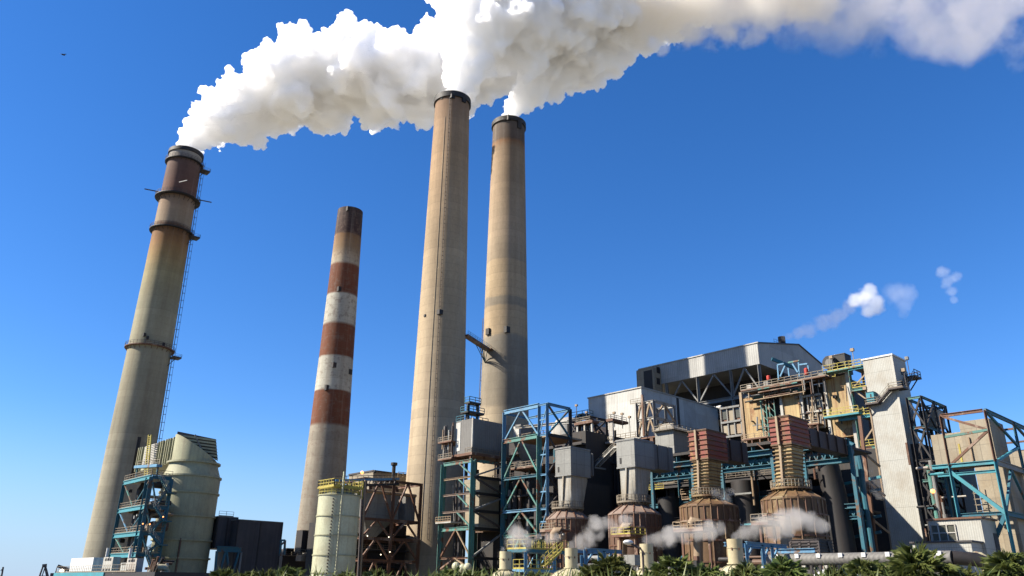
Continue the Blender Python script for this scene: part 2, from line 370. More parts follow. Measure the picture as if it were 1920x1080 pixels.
def ringdeck(root, cx, cy, r, z, w, m, mr, n=48, th=.35, rails=True):
    b = MB().ring(cx, cy, r-.1, r+w, z-th, z, n)
    for i in range(24): t = 2*pi*i/24; d = Vector((cos(t), sin(t), 0)); c = Vector((cx, cy, z)); b.bar(c+d*(r+w*.9)-_Z*th*.9, c+d*(r)-_Z*(th+w*1.0), .12)
    o = b.build('ring_platform', m, root)
    if rails:
        b = MB()
        for k in (.55, 1.1): b.ring(cx, cy, r+w-.08, r+w, z+k-.05, z+k+.03, n)
        for i in range(36): t = 2*pi*i/36; c = Vector((cx+cos(t)*(r+w-.04), cy+sin(t)*(r+w-.04), z)); b.bar(c, c+_Z*1.1, .08)
        b.build('railing', mr, o)
    return o
G = 'tall smoke stacks of the plant'
# --- stack 1, far left, rust brown top and three ring platforms
c1x, c1y, D1, r1 = ch_geo((349, 291), [(333, 308.3, 376.4), (400, 302, 368.6), (550, 262, 342), (800, 209, 301)], 149)
def z1(y): return zpx(D1, 349-.1847*(y-291), y)
cA, cB = (.2,.185,.13), (.24,.225,.165)
mt1 = chimney_mat('stack_concrete_and_rust', [(0, (.38,.355,.27)), (z1(900), (.36,.335,.25)), (z1(760), (.32,.3,.215)), (z1(657), (.31,.29,.2)), (z1(655), (.34,.32,.22)), (z1(575), (.36,.34,.23)), (z1(520), (.38,.33,.18)), (z1(485), (.42,.28,.12)), (z1(460), (.34,.18,.07)), (z1(440), (.2,.1,.045)), (z1(430), (.17,.085,.045)), (z1(427), (.4,.31,.21)), (z1(380), (.3,.2,.13)), (z1(372), (.17,.085,.065)), (z1(320), (.17,.1,.08)), (z1(308), (.17,.11,.09)), (z1(305), (.42,.38,.33)), (149, (.5,.47,.42))], 149, streak=.35)
T = thing('smoke_stack', 'leftmost tall smoke stack with rusty dark top, ring platforms and white smoke', 'smoke stack', G, (c1x, c1y, 0))
r1f = lambda z: r1(min(z, z1(372))) if z < 200 else r1(z)
shaft(T, c1x, c1y, 149, r1, mt1)
MB().ring(c1x, c1y, r1(149)-.8, r1(149)+.45, 148.2, 149.6, 72).build('rim', MT['black'], T, True)
for y, w in ((308, .9), (375, 1.7), (436, 1.2), (655, 1.0)):
    z = z1(y); ringdeck(T, c1x, c1y, r1(z), z, w, MT['black'] if y < 500 else MT['brown'], MT['darkrail'])
ladder(T, c1x, c1y, r1, .985, 25, z1(300), MT['darkrail'], cage=True)
for y in (318, 668, 442):                                   # lookout decks where the ladder passes
    z = z1(y); p = face_pt(c1x, c1y, r1(z)+1.6, .97, z); o = box('landing', MT['black'], T, p.x-1.5, p.x+1.5, p.y-1.5, p.y+1.5, z-.3, z)
    railing('railing', MT['darkrail'], o, [(p.x-1.5, p.y-1.5, z), (p.x+1.5, p.y-1.5, z), (p.x+1.5, p.y+1.5, z), (p.x-1.5, p.y+1.5, z)])
    b = MB(); b.bar((p.x, p.y, z-.3), tuple(face_pt(c1x, c1y, r1(z), .9, z-3.2)), .2); b.build('bracket', MT['black'], o)
z = z1(367); f_ = Vector((c1x, c1y, 0)).normalized(); rt_ = Vector((f_.y, -f_.x, 0)); cc = Vector((c1x, c1y, z))
for s0, s1 in ((-11.2, -6.2), (5.9, 11.2)): bar('davit_arm', MT['darkrail'], T, cc+rt_*s0, cc+rt_*s1, .3)
p = face_pt(c1x, c1y, r1(z), -.1, z+1); bar('davit_arm', MT['grey'], T, p-f_*1+_Z*1.0, p-f_*5+rt_*2.4+_Z*.4, .25)
for fr, y in ((-.35, 640), (-.2, 645), (.55, 652)): p = face_pt(c1x, c1y, r1(z1(y))+.2, fr, z1(y)); MB().box(p.x-.35, p.x+.35, p.y-.35, p.y+.35, p.z-.4, p.z+.7).build('beacon', MT['black'], T)
# --- stack 2, red and white bands
c2x, c2y, D2, r2 = ch_geo((657, 397), [(420, 630.4, 679.4), (796, 582.6, 655.5)], 122)
def z2(y): return zpx(D2, 657-.0947*(y-397), y)
RD, WH = (.2,.07,.035), (.56,.54,.45)
st = [(0, (.36,.32,.25)), (z2(802), (.36,.32,.25)), (z2(800), RD), (z2(738), RD), (z2(736), WH), (z2(675), WH), (z2(673), RD), (z2(614), RD), (z2(612), WH), (z2(558), WH), (z2(556), RD), (z2(502), RD), (z2(500), (.5,.44,.33)), (z2(470), (.33,.22,.12)), (z2(447), (.27,.15,.07)), (z2(444), (.07,.04,.035)), (122, (.075,.055,.05))]
T = thing('smoke_stack', 'shorter red and white banded smoke stack giving off no smoke', 'smoke stack', G, (c2x, c2y, 0))
shaft(T, c2x, c2y, 122, r2, chimney_mat('banded_stack_paint', st, 122, 2.4, .4, paint=True))
for fr, y in ((-.1, 693), (.85, 700), (-.35, 735), (-.25, 552), (-.2, 402)):
    z = z2(y); p = face_pt(c2x, c2y, r2(z)-.2, fr, z); MB().box(p.x-.6, p.x+.6, p.y-.6, p.y+.6, z-.8, z+.8).build('inspection_hatch', MT['black'], T)
# --- stack 3, tall front stack
c3x, c3y, D3, r3 = ch_geo((848.5, 192), [(230, 814, 879.6), (500, 790, 874), (785, 770.5, 870.5)], 149)
def z3(y): return zpx(D3, 848-.047*(y-192), y)
T = thing('smoke_stack', 'nearer of the two tall tan smoke stacks, with a ladder down its sunlit face', 'smoke stack', G, (c3x, c3y, 0))
shaft(T, c3x, c3y, 149, r3, chimney_mat('tan_stack_concrete', [(0, (.52,.42,.285)), (z3(790), (.52,.42,.285)), (z3(500), (.5,.385,.245)), (z3(300), (.44,.3,.175)), (z3(240), (.4,.27,.165)), (z3(205), (.3,.19,.12)), (149, (.16,.1,.07))], 149, 2.5, .3))
MB().ring(c3x, c3y, r3(149)-.8, r3(149)+.5, 147.6, 149.5, 72).build('rim', MT['black'], T, True)
ladder(T, c3x, c3y, r3, -.12, z3(1015), 147, MT['darkrail'], .5, .25)
b = MB(); K = 30
for i in range(K): za, zb = z3(1060)+(140-z3(1060))*i/K, z3(1060)+(140-z3(1060))*(i+1)/K; b.bar(face_pt(c3x, c3y, r3(za)+.06, -.36, za), face_pt(c3x, c3y, r3(zb)+.06, -.36, zb), .09)
b.build('lightning_cable', MT['tan'], T)
for fr, y in ((-.12, 600), (-.72, 603), (-.05, 200), (-.62, 200), (.62, 202), (-.62, 955)):
    z = z3(y); p = face_pt(c3x, c3y, r3(z)-.15, fr, z); s = .7 if fr in (-.12, -.05, .62) else .35; MB().box(p.x-s, p.x+s, p.y-s, p.y+s, z-s, z+s).build('inspection_hatch', MT['black'], T)
# --- stack 4
c4x, c4y, D4, r4 = ch_geo((954, 236), [(280, 922, 984.2), (500, 912.3, 986.5), (767, 898.6, 990.5)], 152.5)
def z4(y): return zpx(D4, 954-.0173*(y-236), y)
tn, gr = (.5,.385,.245), (.34,.29,.215)
T = thing('smoke_stack', 'farther tan smoke stack with grey bands and a dark mouth', 'smoke stack', G, (c4x, c4y, 0))
shaft(T, c4x, c4y, 152.5, r4, chimney_mat('grey_banded_stack_concrete', [(0, (.52,.43,.3)), (z4(772), (.52,.43,.3)), (z4(768), gr), (z4(650), (.32,.285,.225)), (z4(640), (.33,.29,.23)), (z4(636), tn), (z4(584), tn), (z4(582), (.33,.28,.21)), (z4(568), (.33,.28,.21)), (z4(566), tn), (z4(500), tn), (z4(498), (.4,.32,.225)), (z4(290), (.38,.27,.17)), (z4(278), (.3,.16,.08)), (z4(272), (.15,.11,.085)), (152.5, (.17,.14,.12))], 152.5, 2.5, .28))  # orange-brown edge near the top, then darker up to the mouth
MB().ring(c4x, c4y, r4(152)-.8, r4(152)+.5, 151.3, 153, 72).build('rim', MT['black'], T, True)
for fr, y in ((-.04, 238), (.62, 243), (.62, 249), (.05, 631), (-.75, 631)):
    z = z4(y); p = face_pt(c4x, c4y, r4(z)-.15, fr, z); MB().box(p.x-.75, p.x+.75, p.y-.75, p.y+.75, z-1, z+1).build('inspection_hatch', MT['black'], T)
ladder(T, c4x, c4y, r4, -.985, 40, z4(600), MT['darkrail'], .6, .4)
# --- catwalk between the two tan stacks
T = thing('catwalk', 'brown steel catwalk joining the two tall tan smoke stacks', 'catwalk')
a = at(876, 634, D=D3+1); b_ = face_pt(c4x, c4y, r4(a.z), -.72, a.z); a = face_pt(c3x, c3y, r3(a.z), .97, a.z); d = (b_-a)
MB().bar(a, b_, 1.8, .5).build('deck', MT['brown'], T)
sv = d.normalized().cross(_Z)*.85
for s in (-1, 1): railing('railing', MT['lblue'], T, [a+sv*s+_Z*.25, b_+sv*s+_Z*.25])
b = MB()
for k in (.55, .7, .85):
    q = a.lerp(b_, k); w = face_pt(c4x, c4y, r4(a.z-4), -.85, a.z-3.6)
    for s in (-1, 1): b.bar(q+sv*s, w, .16)
b.build('bracket', MT['blue'], T)
# door platform round the corner of stack 4
pts = [face_pt(c4x, c4y, r4(a.z)+.1, fr, a.z-.2) for fr in (-.8, -.66, -.5)]; pto = [face_pt(c4x, c4y, r4(a.z)+1.6, fr, a.z-.2) for fr in (-.75, -.62, -.48)]
MB().hexa([pts[0], pts[2], pto[2], pto[0]], [v+_Z*.2 for v in (pts[0], pts[2], pto[2], pto[0])]).build('door_platform', MT['brown'], T)
railing('railing', MT['tan'], T, [v+_Z*.2 for v in pto], step=.8)

# ------------------------------------------------------------------ smoke plumes (lumpy bodies of steam drifting with the wind)
def atQ(x, y, Q):
    d = ray(x, y); return CAM + d*(Q/d.dot(_Fh))
def steam_mat(name, col, sss=5.0, back=.0):
    m, nt, b = _new(name); b.inputs['Roughness'].default_value = 1; b.inputs['Specular IOR Level'].default_value = 0
    geo = N(nt, 'ShaderNodeNewGeometry'); n = noise(nt, geo.outputs['Position'], scale=.35, detail=8, rough=.65)
    n2 = noise(nt, geo.outputs['Position'], scale=1.6, detail=6, rough=.65)
    h = math_(nt, 'ADD', math_(nt, 'MULTIPLY', n, 1.0), math_(nt, 'MULTIPLY', n2, .35))
    bp = N(nt, 'ShaderNodeBump'); bp.inputs['Strength'].default_value = .25; bp.inputs['Distance'].default_value = 1.0; L(nt, h, bp.inputs['Height']); L(nt, bp.outputs[0], b.inputs['Normal'])
    b.inputs['Base Color'].default_value = (*col, 1)
    b.inputs['Subsurface Weight'].default_value = 1.0; b.inputs['Subsurface Radius'].default_value = (1, .95, .88); b.inputs['Subsurface Scale'].default_value = sss
    return m
def steam_vol(name, dens, col):
    m = bpy.data.materials.new(name); m.use_nodes = True; nt = m.node_tree; nt.nodes.remove(nt.nodes['Principled BSDF'])
    pv = N(nt, 'ShaderNodeVolumeScatter'); pv.inputs['Color'].default_value = (*col, 1); pv.inputs['Density'].default_value = dens; pv.inputs['Anisotropy'].default_value = .6
    tr = N(nt, 'ShaderNodeBsdfTransparent'); df = N(nt, 'ShaderNodeBsdfDiffuse'); df.inputs[0].default_value = (.97, .97, .97, 1); mx = N(nt, 'ShaderNodeMixShader'); mx.inputs[0].default_value = .04   # the droplets at its very edge
    L(nt, tr.outputs[0], mx.inputs[1]); L(nt, df.outputs[0], mx.inputs[2]); L(nt, mx.outputs[0], nt.nodes['Material Output'].inputs['Surface'])
    L(nt, pv.outputs[0], nt.nodes['Material Output'].inputs['Volume']); return m
STEAM = steam_vol('white_steam', 1.9, (.998, .998, .998))
def tex(name, kind, size, **k):
    t = bpy.data.textures.new(name, kind); t.noise_scale = size
    for a, v in k.items(): setattr(t, a, v)
    return t
TXV1 = tex('billow', 'VORONOI', 5.2, distance_metric='DISTANCE'); TXV2 = tex('billow_fine', 'VORONOI', 2.1); TXV3 = tex('billow_tiny', 'VORONOI', .95); TXC = tex('cloud_noise', 'CLOUDS', 3.2, noise_depth=4)
ICO = None
def ico():
    global ICO
    if ICO is None:
        import bmesh
        bm = bmesh.new(); bmesh.ops.create_icosphere(bm, subdivisions=2, radius=1); bm.verts.ensure_lookup_table()
        ICO = ([tuple(v.co) for v in bm.verts], [tuple(v.index for v in f.verts) for f in bm.faces]); bm.free()
    return ICO
def spheres_mesh(name, sph):
    V, Fc = ico(); V = np.array(V); Fc = np.array(Fc); n = len(V)
    vs = np.concatenate([V*s[3]+np.array(s[:3]) for s in sph]); fs = np.concatenate([Fc+i*n for i in range(len(sph))])
    me = bpy.data.meshes.new(name); me.from_pydata(vs.tolist(), [], fs.tolist()); return me
def plume(name, label, stations, Q, seed, voxel=.5, n_mid=13, n_small=39, dq=0.0):
    """stations: (px, py, half height in px) along the axis of the drift"""
    rg = random.Random(seed); sph = []
    st = []
    for (x0, y0, h0), (x1, y1, h1) in zip(stations, stations[1:]):
        k = max(1, int(hypot(x1-x0, y1-y0)/(.42*(h0+h1)/2)))
        for i in range(k): t = i/k; st.append((x0+(x1-x0)*t, y0+(y1-y0)*t, h0+(h1-h0)*t))
    st.append(stations[-1])
    for i, (x, y, h) in enumerate(st):
        Qi = Q+dq*(x-stations[0][0]); c = atQ(x, y, Qi); R = (atQ(x, y-h, Qi)-c).length
        sph.append((*c, R*.72))
        for _ in range(n_mid):
            d = Vector((rg.gauss(0, 1), rg.gauss(0, 1), rg.gauss(0, 1))).normalized(); r = R*rg.uniform(.15, .34); q = c+d*(R*rg.uniform(.9, 1.02)-r); sph.append((*q, r))
            for _ in range(max(1, n_small//n_mid)):
                e = (d+Vector((rg.gauss(0, .7), rg.gauss(0, .7), rg.gauss(0, .7)))).normalized(); r2 = r*rg.uniform(.3, .5); sph.append((*(q+e*r*rg.uniform(.8, 1.02)), r2))
    o = bpy.data.objects.new(name, spheres_mesh(name, sph)); COL.objects.link(o); o.data.materials.append(STEAM)
    c0 = atQ(stations[0][0], stations[0][1], Q)
    o.data.transform(Matrix.Translation(-c0)); o.location = c0
    rm = o.modifiers.new('body', 'REMESH'); rm.mode = 'VOXEL'; rm.voxel_size = voxel; rm.use_smooth_shade = True
    for t, s, mid in ((TXC, 2.0, .5), (TXV1, -3.4, .42), (TXV2, -1.9, .42)):
        d = o.modifiers.new('billow', 'DISPLACE'); d.texture = t; d.strength = s; d.mid_level = mid; d.texture_coords = 'GLOBAL'; d.direction = 'NORMAL'
    r2 = o.modifiers.new('heal', 'REMESH'); r2.mode = 'VOXEL'; r2.voxel_size = voxel*.75; r2.use_smooth_shade = True
    sm = o.modifiers.new('soften', 'SMOOTH'); sm.factor = .6; sm.iterations = 1
    d = o.modifiers.new('billow', 'DISPLACE'); d.texture = TXV3; d.strength = -.55; d.mid_level = .42; d.texture_coords = 'GLOBAL'
    tag(o, label, 'smoke plume', 'steam plumes of the smoke stacks')
    return o
Q1 = Vector((c1x, c1y, 0)).dot(_Fh); Q3 = Vector((c3x, c3y, 0)).dot(_Fh); Q4 = Vector((c4x, c4y, 0)).dot(_Fh)
plume('smoke_plume', 'white steam plume drifting right from the leftmost smoke stack', [(352, 276, 20), (368, 255, 33), (392, 236, 45), (425, 220, 58), (470, 200, 72), (520, 178, 82), (570, 152, 92), (625, 142, 96), (680, 134, 104), (740, 150, 88), (800, 140, 86), (860, 120, 90), (930, 100, 90)], Q1, 3)
plume('smoke_plume', 'thick white steam plume rising from the nearer tan smoke stack', [(851, 177, 20), (858, 158, 27), (872, 130, 40), (893, 92, 58), (912, 50, 84), (930, 0, 108), (1000, 45, 82), (1000, -20, 95), (1080, 10, 75), (1130, -15, 70)], Q3, 5)
plume('smoke_plume', 'grey shaded steam plume rising from the farther dark-mouthed tan smoke stack', [(955, 222, 17), (964, 204, 22), (978, 184, 30), (1003, 162, 38), (1035, 140, 47), (1075, 110, 60), (1120, 80, 68), (1170, 48, 70), (1235, 12, 66), (1280, -12, 60)], Q4, 8)
# semi-transparent drifting parts: lumpy volumes whose density fades to the edge of every lump
def wisp(name, label, lumps, Q, dens, thr=.5, nscale=.25, col=(.95,.95,.95), seed=0, cat='steam', group=None, aniso=.2, soft=.6, dq=0, emit=0, det=5, grow=1.55, bias=.38):
    """lumps: (px, py, r px). density = soft union of the lumps eroded by fractal noise"""
    C = []
    for i, (x, y, r) in enumerate(lumps):
        r *= grow; Qi = Q+dq*(x-lumps[0][0]); c = atQ(x, y, Qi); C.append((c, (atQ(x+r, y, Qi)-c).length))
    o = bpy.data.objects.new(name, spheres_mesh(name, [(*c, r*1.03) for c, r in C])); COL.objects.link(o)
    c0 = C[0][0].copy(); o.data.transform(Matrix.Translation(-c0)); o.location = c0
    rmin = min(r for c, r in C); rm = o.modifiers.new('hull', 'REMESH'); rm.mode = 'VOXEL'; rm.voxel_size = max(.15, rmin*.16)
    m = bpy.data.materials.new(name); m.use_nodes = True; nt = m.node_tree; nt.nodes.remove(nt.nodes['Principled BSDF'])
    out = nt.nodes['Material Output']; pv = N(nt, 'ShaderNodeVolumePrincipled'); pv.inputs['Color'].default_value = (*col, 1); pv.inputs['Anisotropy'].default_value = aniso
    geo = N(nt, 'ShaderNodeNewGeometry'); P = geo.outputs['Position']; f = None
    for c, r in C:
        vm = N(nt, 'ShaderNodeVectorMath', operation='DISTANCE'); L(nt, P, vm.inputs[0]); vm.inputs[1].default_value = c
        g = math_(nt, 'MULTIPLY_ADD', vm.outputs['Value'], -1/r, 1.0)
        f = g if f is None else math_(nt, 'SMOOTH_MAX', f, g, .25)
    n = noise(nt, P, scale=nscale, detail=det, rough=.62, off=(seed, seed*2.1, 0))
    d = math_(nt, 'SUBTRACT', math_(nt, 'SUBTRACT', f, bias), math_(nt, 'MULTIPLY', math_(nt, 'SUBTRACT', n, thr), 3.0*soft))
    mr = N(nt, 'ShaderNodeMapRange', clamp=True); L(nt, d, mr.inputs[0]); mr.inputs[1].default_value = 0; mr.inputs[2].default_value = .3; mr.inputs[3].default_value = 0; mr.inputs[4].default_value = dens
    # nothing reaches the hull itself
    e = N(nt, 'ShaderNodeMapRange', clamp=True); L(nt, f, e.inputs[0]); e.inputs[1].default_value = 0; e.inputs[2].default_value = .15
    L(nt, math_(nt, 'MULTIPLY', mr.outputs[0], e.outputs[0]), pv.inputs['Density']); L(nt, pv.outputs[0], out.inputs['Volume'])
    tr = N(nt, 'ShaderNodeBsdfTransparent'); df = N(nt, 'ShaderNodeBsdfDiffuse'); mx = N(nt, 'ShaderNodeMixShader'); mx.inputs[0].default_value = 0; L(nt, tr.outputs[0], mx.inputs[1]); L(nt, df.outputs[0], mx.inputs[2]); L(nt, mx.outputs[0], out.inputs['Surface'])
    o.data.materials.append(m); tag(o, label, cat, group); return o
WQ = Q3+6
wisp('smoke_cloud', 'dense grey middle stretch of the great steam plume breaking into shreds', [(1225, 5, 55), (1270, 15, 52), (1310, 5, 58), (1350, 20, 50), (1395, 5, 58), (1440, 10, 52), (1410, 70, 22), (1485, -5, 48), (1300, 52, 26), (1530, -12, 42), (1365, 66, 20), (1180, 40, 40), (1340, -30, 60), (1450, -35, 60)], WQ, .11, nscale=.06, soft=1.0, cat='smoke plume', dq=.01, aniso=.1, det=9, col=(.95, .92, .86), grow=1.6, bias=.22)
wisp('smoke_cloud', 'thin ragged far end of the great steam plume at the upper right corner', [(1500, -5, 60), (1560, 5, 55), (1640, 0, 60), (1570, 48, 38), (1650, 50, 36), (1720, 5, 62), (1800, 20, 60), (1860, 40, 58), (1900, 70, 40), (1970, 10, 55), (1740, 55, 32)], WQ, .025, nscale=.045, soft=1.2, cat='smoke plume', dq=.01, aniso=.1, det=9, col=(.93, .88, .79), grow=1.75, bias=.18)
wisp('smoke_cloud', 'pale round scrap of steam hanging under the great plume', [(1243, 88, 16), (1225, 78, 14)], WQ-20, .25, nscale=.15, soft=.6, cat='smoke plume')

# ------------------------------------------------------------------ steelwork helpers
def frame(root, xs, ys, zs, mc, mb, mr, cw=.5, bw=.4, rw=.25, pat='V', sides='xy', back=True, skip=()):
    """columns on the grid corners, beams on every level, braces on the sunny (x) and shaded (y) faces"""
    for i, x in enumerate(xs):
        for j, y in enumerate(ys):
            if 0 < i < len(xs)-1 and 0 < j < len(ys)-1: continue
            if not back and i == len(xs)-1 and j == len(ys)-1: continue
            ibar('column', mc, root, (x, y, zs[0]), (x, y, zs[-1]+bw/2), cw, cw)
    for k, z in enumerate(zs[1:]):
        m = mb[k % len(mb)] if isinstance(mb, list) else mb
        for y in (ys[0], ys[-1]): ibar('beam', m, root, (xs[0]+cw/2, y, z), (xs[-1]-cw/2, y, z), bw*.7, bw)
        for x in (xs[0], xs[-1]): ibar('beam', m, root, (x, ys[0]+cw/2, z), (x, ys[-1]-cw/2, z), bw*.7, bw)
    def br(p, q): bar('brace', mr, root, p, q, rw, rw)
    for k in range(len(zs)-1):
        za, zb = zs[k], zs[k+1]; segs = []
        if 'x' in sides: segs += [((xs[0], a), (xs[0], b)) for a, b in zip(ys, ys[1:])]
        if 'y' in sides: segs += [((a, ys[0]), (b, ys[0])) for a, b in zip(xs, xs[1:])]
        if 'Y' in sides: segs += [((a, ys[-1]), (b, ys[-1])) for a, b in zip(xs, xs[1:])]
        for n, (a, b) in enumerate(segs):
            if (k, n) in skip: continue
            A0, A1, B0, B1 = (*a, za), (*a, zb), (*b, za), (*b, zb); mtop = ((a[0]+b[0])/2, (a[1]+b[1])/2, zb); mbot = ((a[0]+b[0])/2, (a[1]+b[1])/2, za)
            if pat == 'X': br(A0, B1); br(Vector(A1)+Vector((.3, .3, 0)), Vector(B0)+Vector((.3, .3, 0)))
            elif pat == 'V': br(A0, mtop); br(B0, mtop)
            elif pat == 'A': br(A1, mbot); br(B1, mbot)
            elif pat == 'D': br(A0, B1) if k % 2 else br(A1, B0)
            elif pat == 'K': mid = ((a[0]+b[0])/2, (a[1]+b[1])/2, (za+zb)/2); br(A1, mbot); br(B1, mbot)
def levels(X, Y, ys_px): return [0]+sorted(solZ(X, Y, y) for y in ys_px)
# ------------------------------------------------------------------ four scrubber vessels in a row
def vessel(cpx, lpx, rpx, ysh, ydome, plat, low, bx, m_tank, m_dome, m_low, m_box, label, banded, n=14):
    a, b = ray(lpx, ysh), ray(rpx, ysh); dh = abs(atan2(a.x, a.y)-atan2(b.x, b.y)); c = a/a.xy.length + b/b.xy.length
    X = 118.0; Y = X*c.y/c.x; D = hypot(X, Y); r = D*sin(dh/2)
    T = thing('scrubber_vessel', label, 'vessel', 'rusty vessels with tall inlet ducts', (X, Y, 0))
    zs = zpx(D, lpx, ysh); (pl, pr, py) = plat; Dp = D-2; zp = zpx(Dp, (pl+pr)/2, py); rot = .2
    zd = zpx(D-r*.5, cpx, ydome)
    a, b = ray(pl, py), ray(pr, py); rp = Dp*sin(abs(atan2(a.x, a.y)-atan2(b.x, b.y))/2)
    body = MB().lathe([(r*.99, 0), (r, zs)], X, Y, 56, rot=rot).build('body', m_tank, T, True)
    zt = max(zd, zs+1.2); rt = rp*.86
    MB().lathe([(r, zs+.01), (r*.99, zs+.12), (rt, zt), (rt, zp-.4)], X, Y, n, rot=rot).build('roof', m_dome, T)
    for j in range(n):                                        # corner ribs, then hoops between them
        t = 2*pi*j/n+rot; d = Vector((cos(t), sin(t), 0)); c0 = Vector((X, Y, 0))
        if d.dot(Vector((X, Y, 0)).normalized()) > .45: continue
        rb = MB(); rb.bar(c0+d*(r+.06), c0+d*(r+.06)+_Z*zs, .2, .2); rb.bar(c0+d*(r+.02)+_Z*(zs+.05), c0+d*(rt+.05)+_Z*(zt+.05), .2, .2); rb.build('rib', MT['brown'] if not banded else MT['rusttank2'], T)
    for q in (0.0, .9, 2.1, 3.4): MB().ring(X, Y, r-.05, r+.14, zs-.25-q*2.6, zs-q*2.6, 56, rot).build('hoop', MT['brown'] if q else m_dome, T)
    d = MB(); rg = random.Random(int(cpx))
    for j in range(n*2):
        if j % 2: continue
        t = 2*pi*(j+1)/(2*n)+rot; e = Vector((cos(t), sin(t), 0)); c0 = Vector((X, Y, 0)); w = r
        if e.dot(Vector((X, Y, 0)).normalized()) > .2: continue
        d.bar(c0+e*(w+.05)+_Z*(zs-2.4), c0+e*(w+.05)+_Z*zs, .14)
    d.build('stiffener', MT['brown'], T)
    ringdeck(T, X, Y, rp*.8, zp, rp*.3, m_dome if banded else MT['rail'], MT['rail'], 32, .3)
    # inlet duct: square above, round below
    (ll, lr, ly), (tl, tr, ty) = low
    (xe, yt, xl, xr, yb) = bx
    a, b = ray(ll, ly), ray(lr, ly); rl = D*sin(abs(atan2(a.x, a.y)-atan2(b.x, b.y))/2)
    Yv = Y; cm = a/a.xy.length+b/b.xy.length; Y = X*cm.y/cm.x
    X0 = X-rl*1.05; bxx = boxpx(xe, yt, X0, xl, xr, yb); x0, x1, y0, y1, z0, zz1 = bxx
    box('inlet_box', m_box, T, x0, x1, y0, y1, z0, zz1)
    mt_ = MT['grey'] if not banded else MT['rusttank2']
    box('top_trim', mt_, T, x0-.12, x1+.05, y0-.12, y1+.1, zz1-.25, zz1+.05); box('bottom_trim', mt_, T, x0-.08, x1+.05, y0-.08, y1+.08, z0-.1, z0+.15)
    # transition
    b_ = MB(); K = 11; rings = 8; ycen = (y0+y1)/2; zlo = zp+.1
    def sec(t, o=0):
        pts = []; R = rl+o; xa, xb, ya, yb_ = x0+.35-o, min(x1, x0+rl*2.3)-.3+o, y0+.35-o, y1-.35+o
        for j in range(40):
            th = 2*pi*j/40; cx_, sy_ = cos(th), sin(th); s = 1/max(abs(cx_), abs(sy_))
            sq = Vector(((xa+xb)/2+cx_*s*(xb-xa)/2, (ya+yb_)/2+sy_*s*(yb_-ya)/2)); ci = Vector((X+cx_*R, Y+sy_*R)); e = ci.lerp(sq, min(1, t*1.15)); pts.append((e.x, e.y, zlo+(z0-zlo)*t))
        return pts
    for i in range(rings): b_.hexa(sec(i/rings), sec((i+1)/rings)) if 0 else None
    m0 = len(b_.v)
    for i in range(rings+1): b_.v += sec(i/rings)
    for i in range(rings):
        for j in range(40): A = m0+i*40+j; B = m0+i*40+(j+1) % 40; b_.f.append((A, B, B+40, A+40))
    o = b_.build('inlet_duct', m_low, T, True)
    if banded:
        for i in range(K):
            t = (i+.3)/K; s0, s1 = sec(t, .28), sec(min(1, t+.018), .28); q = MB(); q.hexa(s0, s1); q.build('band', MT['rusttank2'] if i % 3 else MT['ochre'], T)
        K2 = 6; hb = (zz1-z0)/K2
        for i in range(K2): MB().box(x0-.2, x1+.1, y0-.2, y1+.15, z0+hb*(i+.85), z0+hb*(i+.97)).build('band', MT['rusttank'] if i % 2 else MT['red'], T)
        bar('stiffener', MT['tan'], T, (x0-.35, y0+(y1-y0)*.55, z0), (x0-.35, y0+(y1-y0)*.55, zz1), .35)
        bar('stiffener', MT['tan'], T, (X-rl-.4, Y-.2, zlo), (x0-.1, y0+(y1-y0)*.55, z0), .35)
    else:
        yb2 = y0+(y1-y0)*.5; bar('stiffener', MT['galvrust'], T, (X-rl-.15, Y, zlo), (x0+.1, yb2, z0), .3)
        box('access_door', MT['black'], T, x0-.1, x0, y1-(y1-y0)*.25, y1-(y1-y0)*.17, z0+.8, z0+1.8)
    return T, (X, Yv, D, r, zs), (x0, x1, y0, y1, z0, zz1)
vs = []
vs.append(vessel(1067, 1025, 1105, 973, 957, (1038.5, 1094, 951), ((1048, 1093, 950), (1043, 1097.5, 891)), (1069.8, 837, 1041, 1106, 890), MT['rusttank'], MT['dome'], MT['galvrust'], MT['galv'], 'smallest brown vessel with a grey square inlet duct, leftmost of four', False))
vs.append(vessel(1190, 1141, 1238, 964.5, 946, (1156.5, 1215.5, 939), ((1165.7, 1213, 938), (1160, 1216.7, 876)), (1188.5, 821, 1155.3, 1225, 874), MT['rusttank'], MT['dome'], MT['galvrust'], MT['galv'], 'brown vessel under the wider grey inlet duct joined to a long grey box', False))
vs.append(vessel(1328, 1275, 1383, 951, 935, (1290, 1346, 927), ((1301, 1348, 927), (1294.5, 1349, 861)), (1323.5, 804, 1290.6, 1361, 859), MT['rusttank2'], MT['rusttank2'], MT['ochre'], MT['red'], 'ochre vessel under the shorter ribbed red and yellow inlet duct', True))
vs.append(vessel(1487, 1428, 1546, 938, 918, (1444, 1516, 912.6), ((1455, 1506, 912), (1444, 1505, 831)), (1477.6, 778, 1440.6, 1513.8, 831), MT['rusttank2'], MT['rusttank2'], MT['ochre'], MT['red'], 'largest ochre vessel under the tallest ribbed red and yellow inlet duct', True))
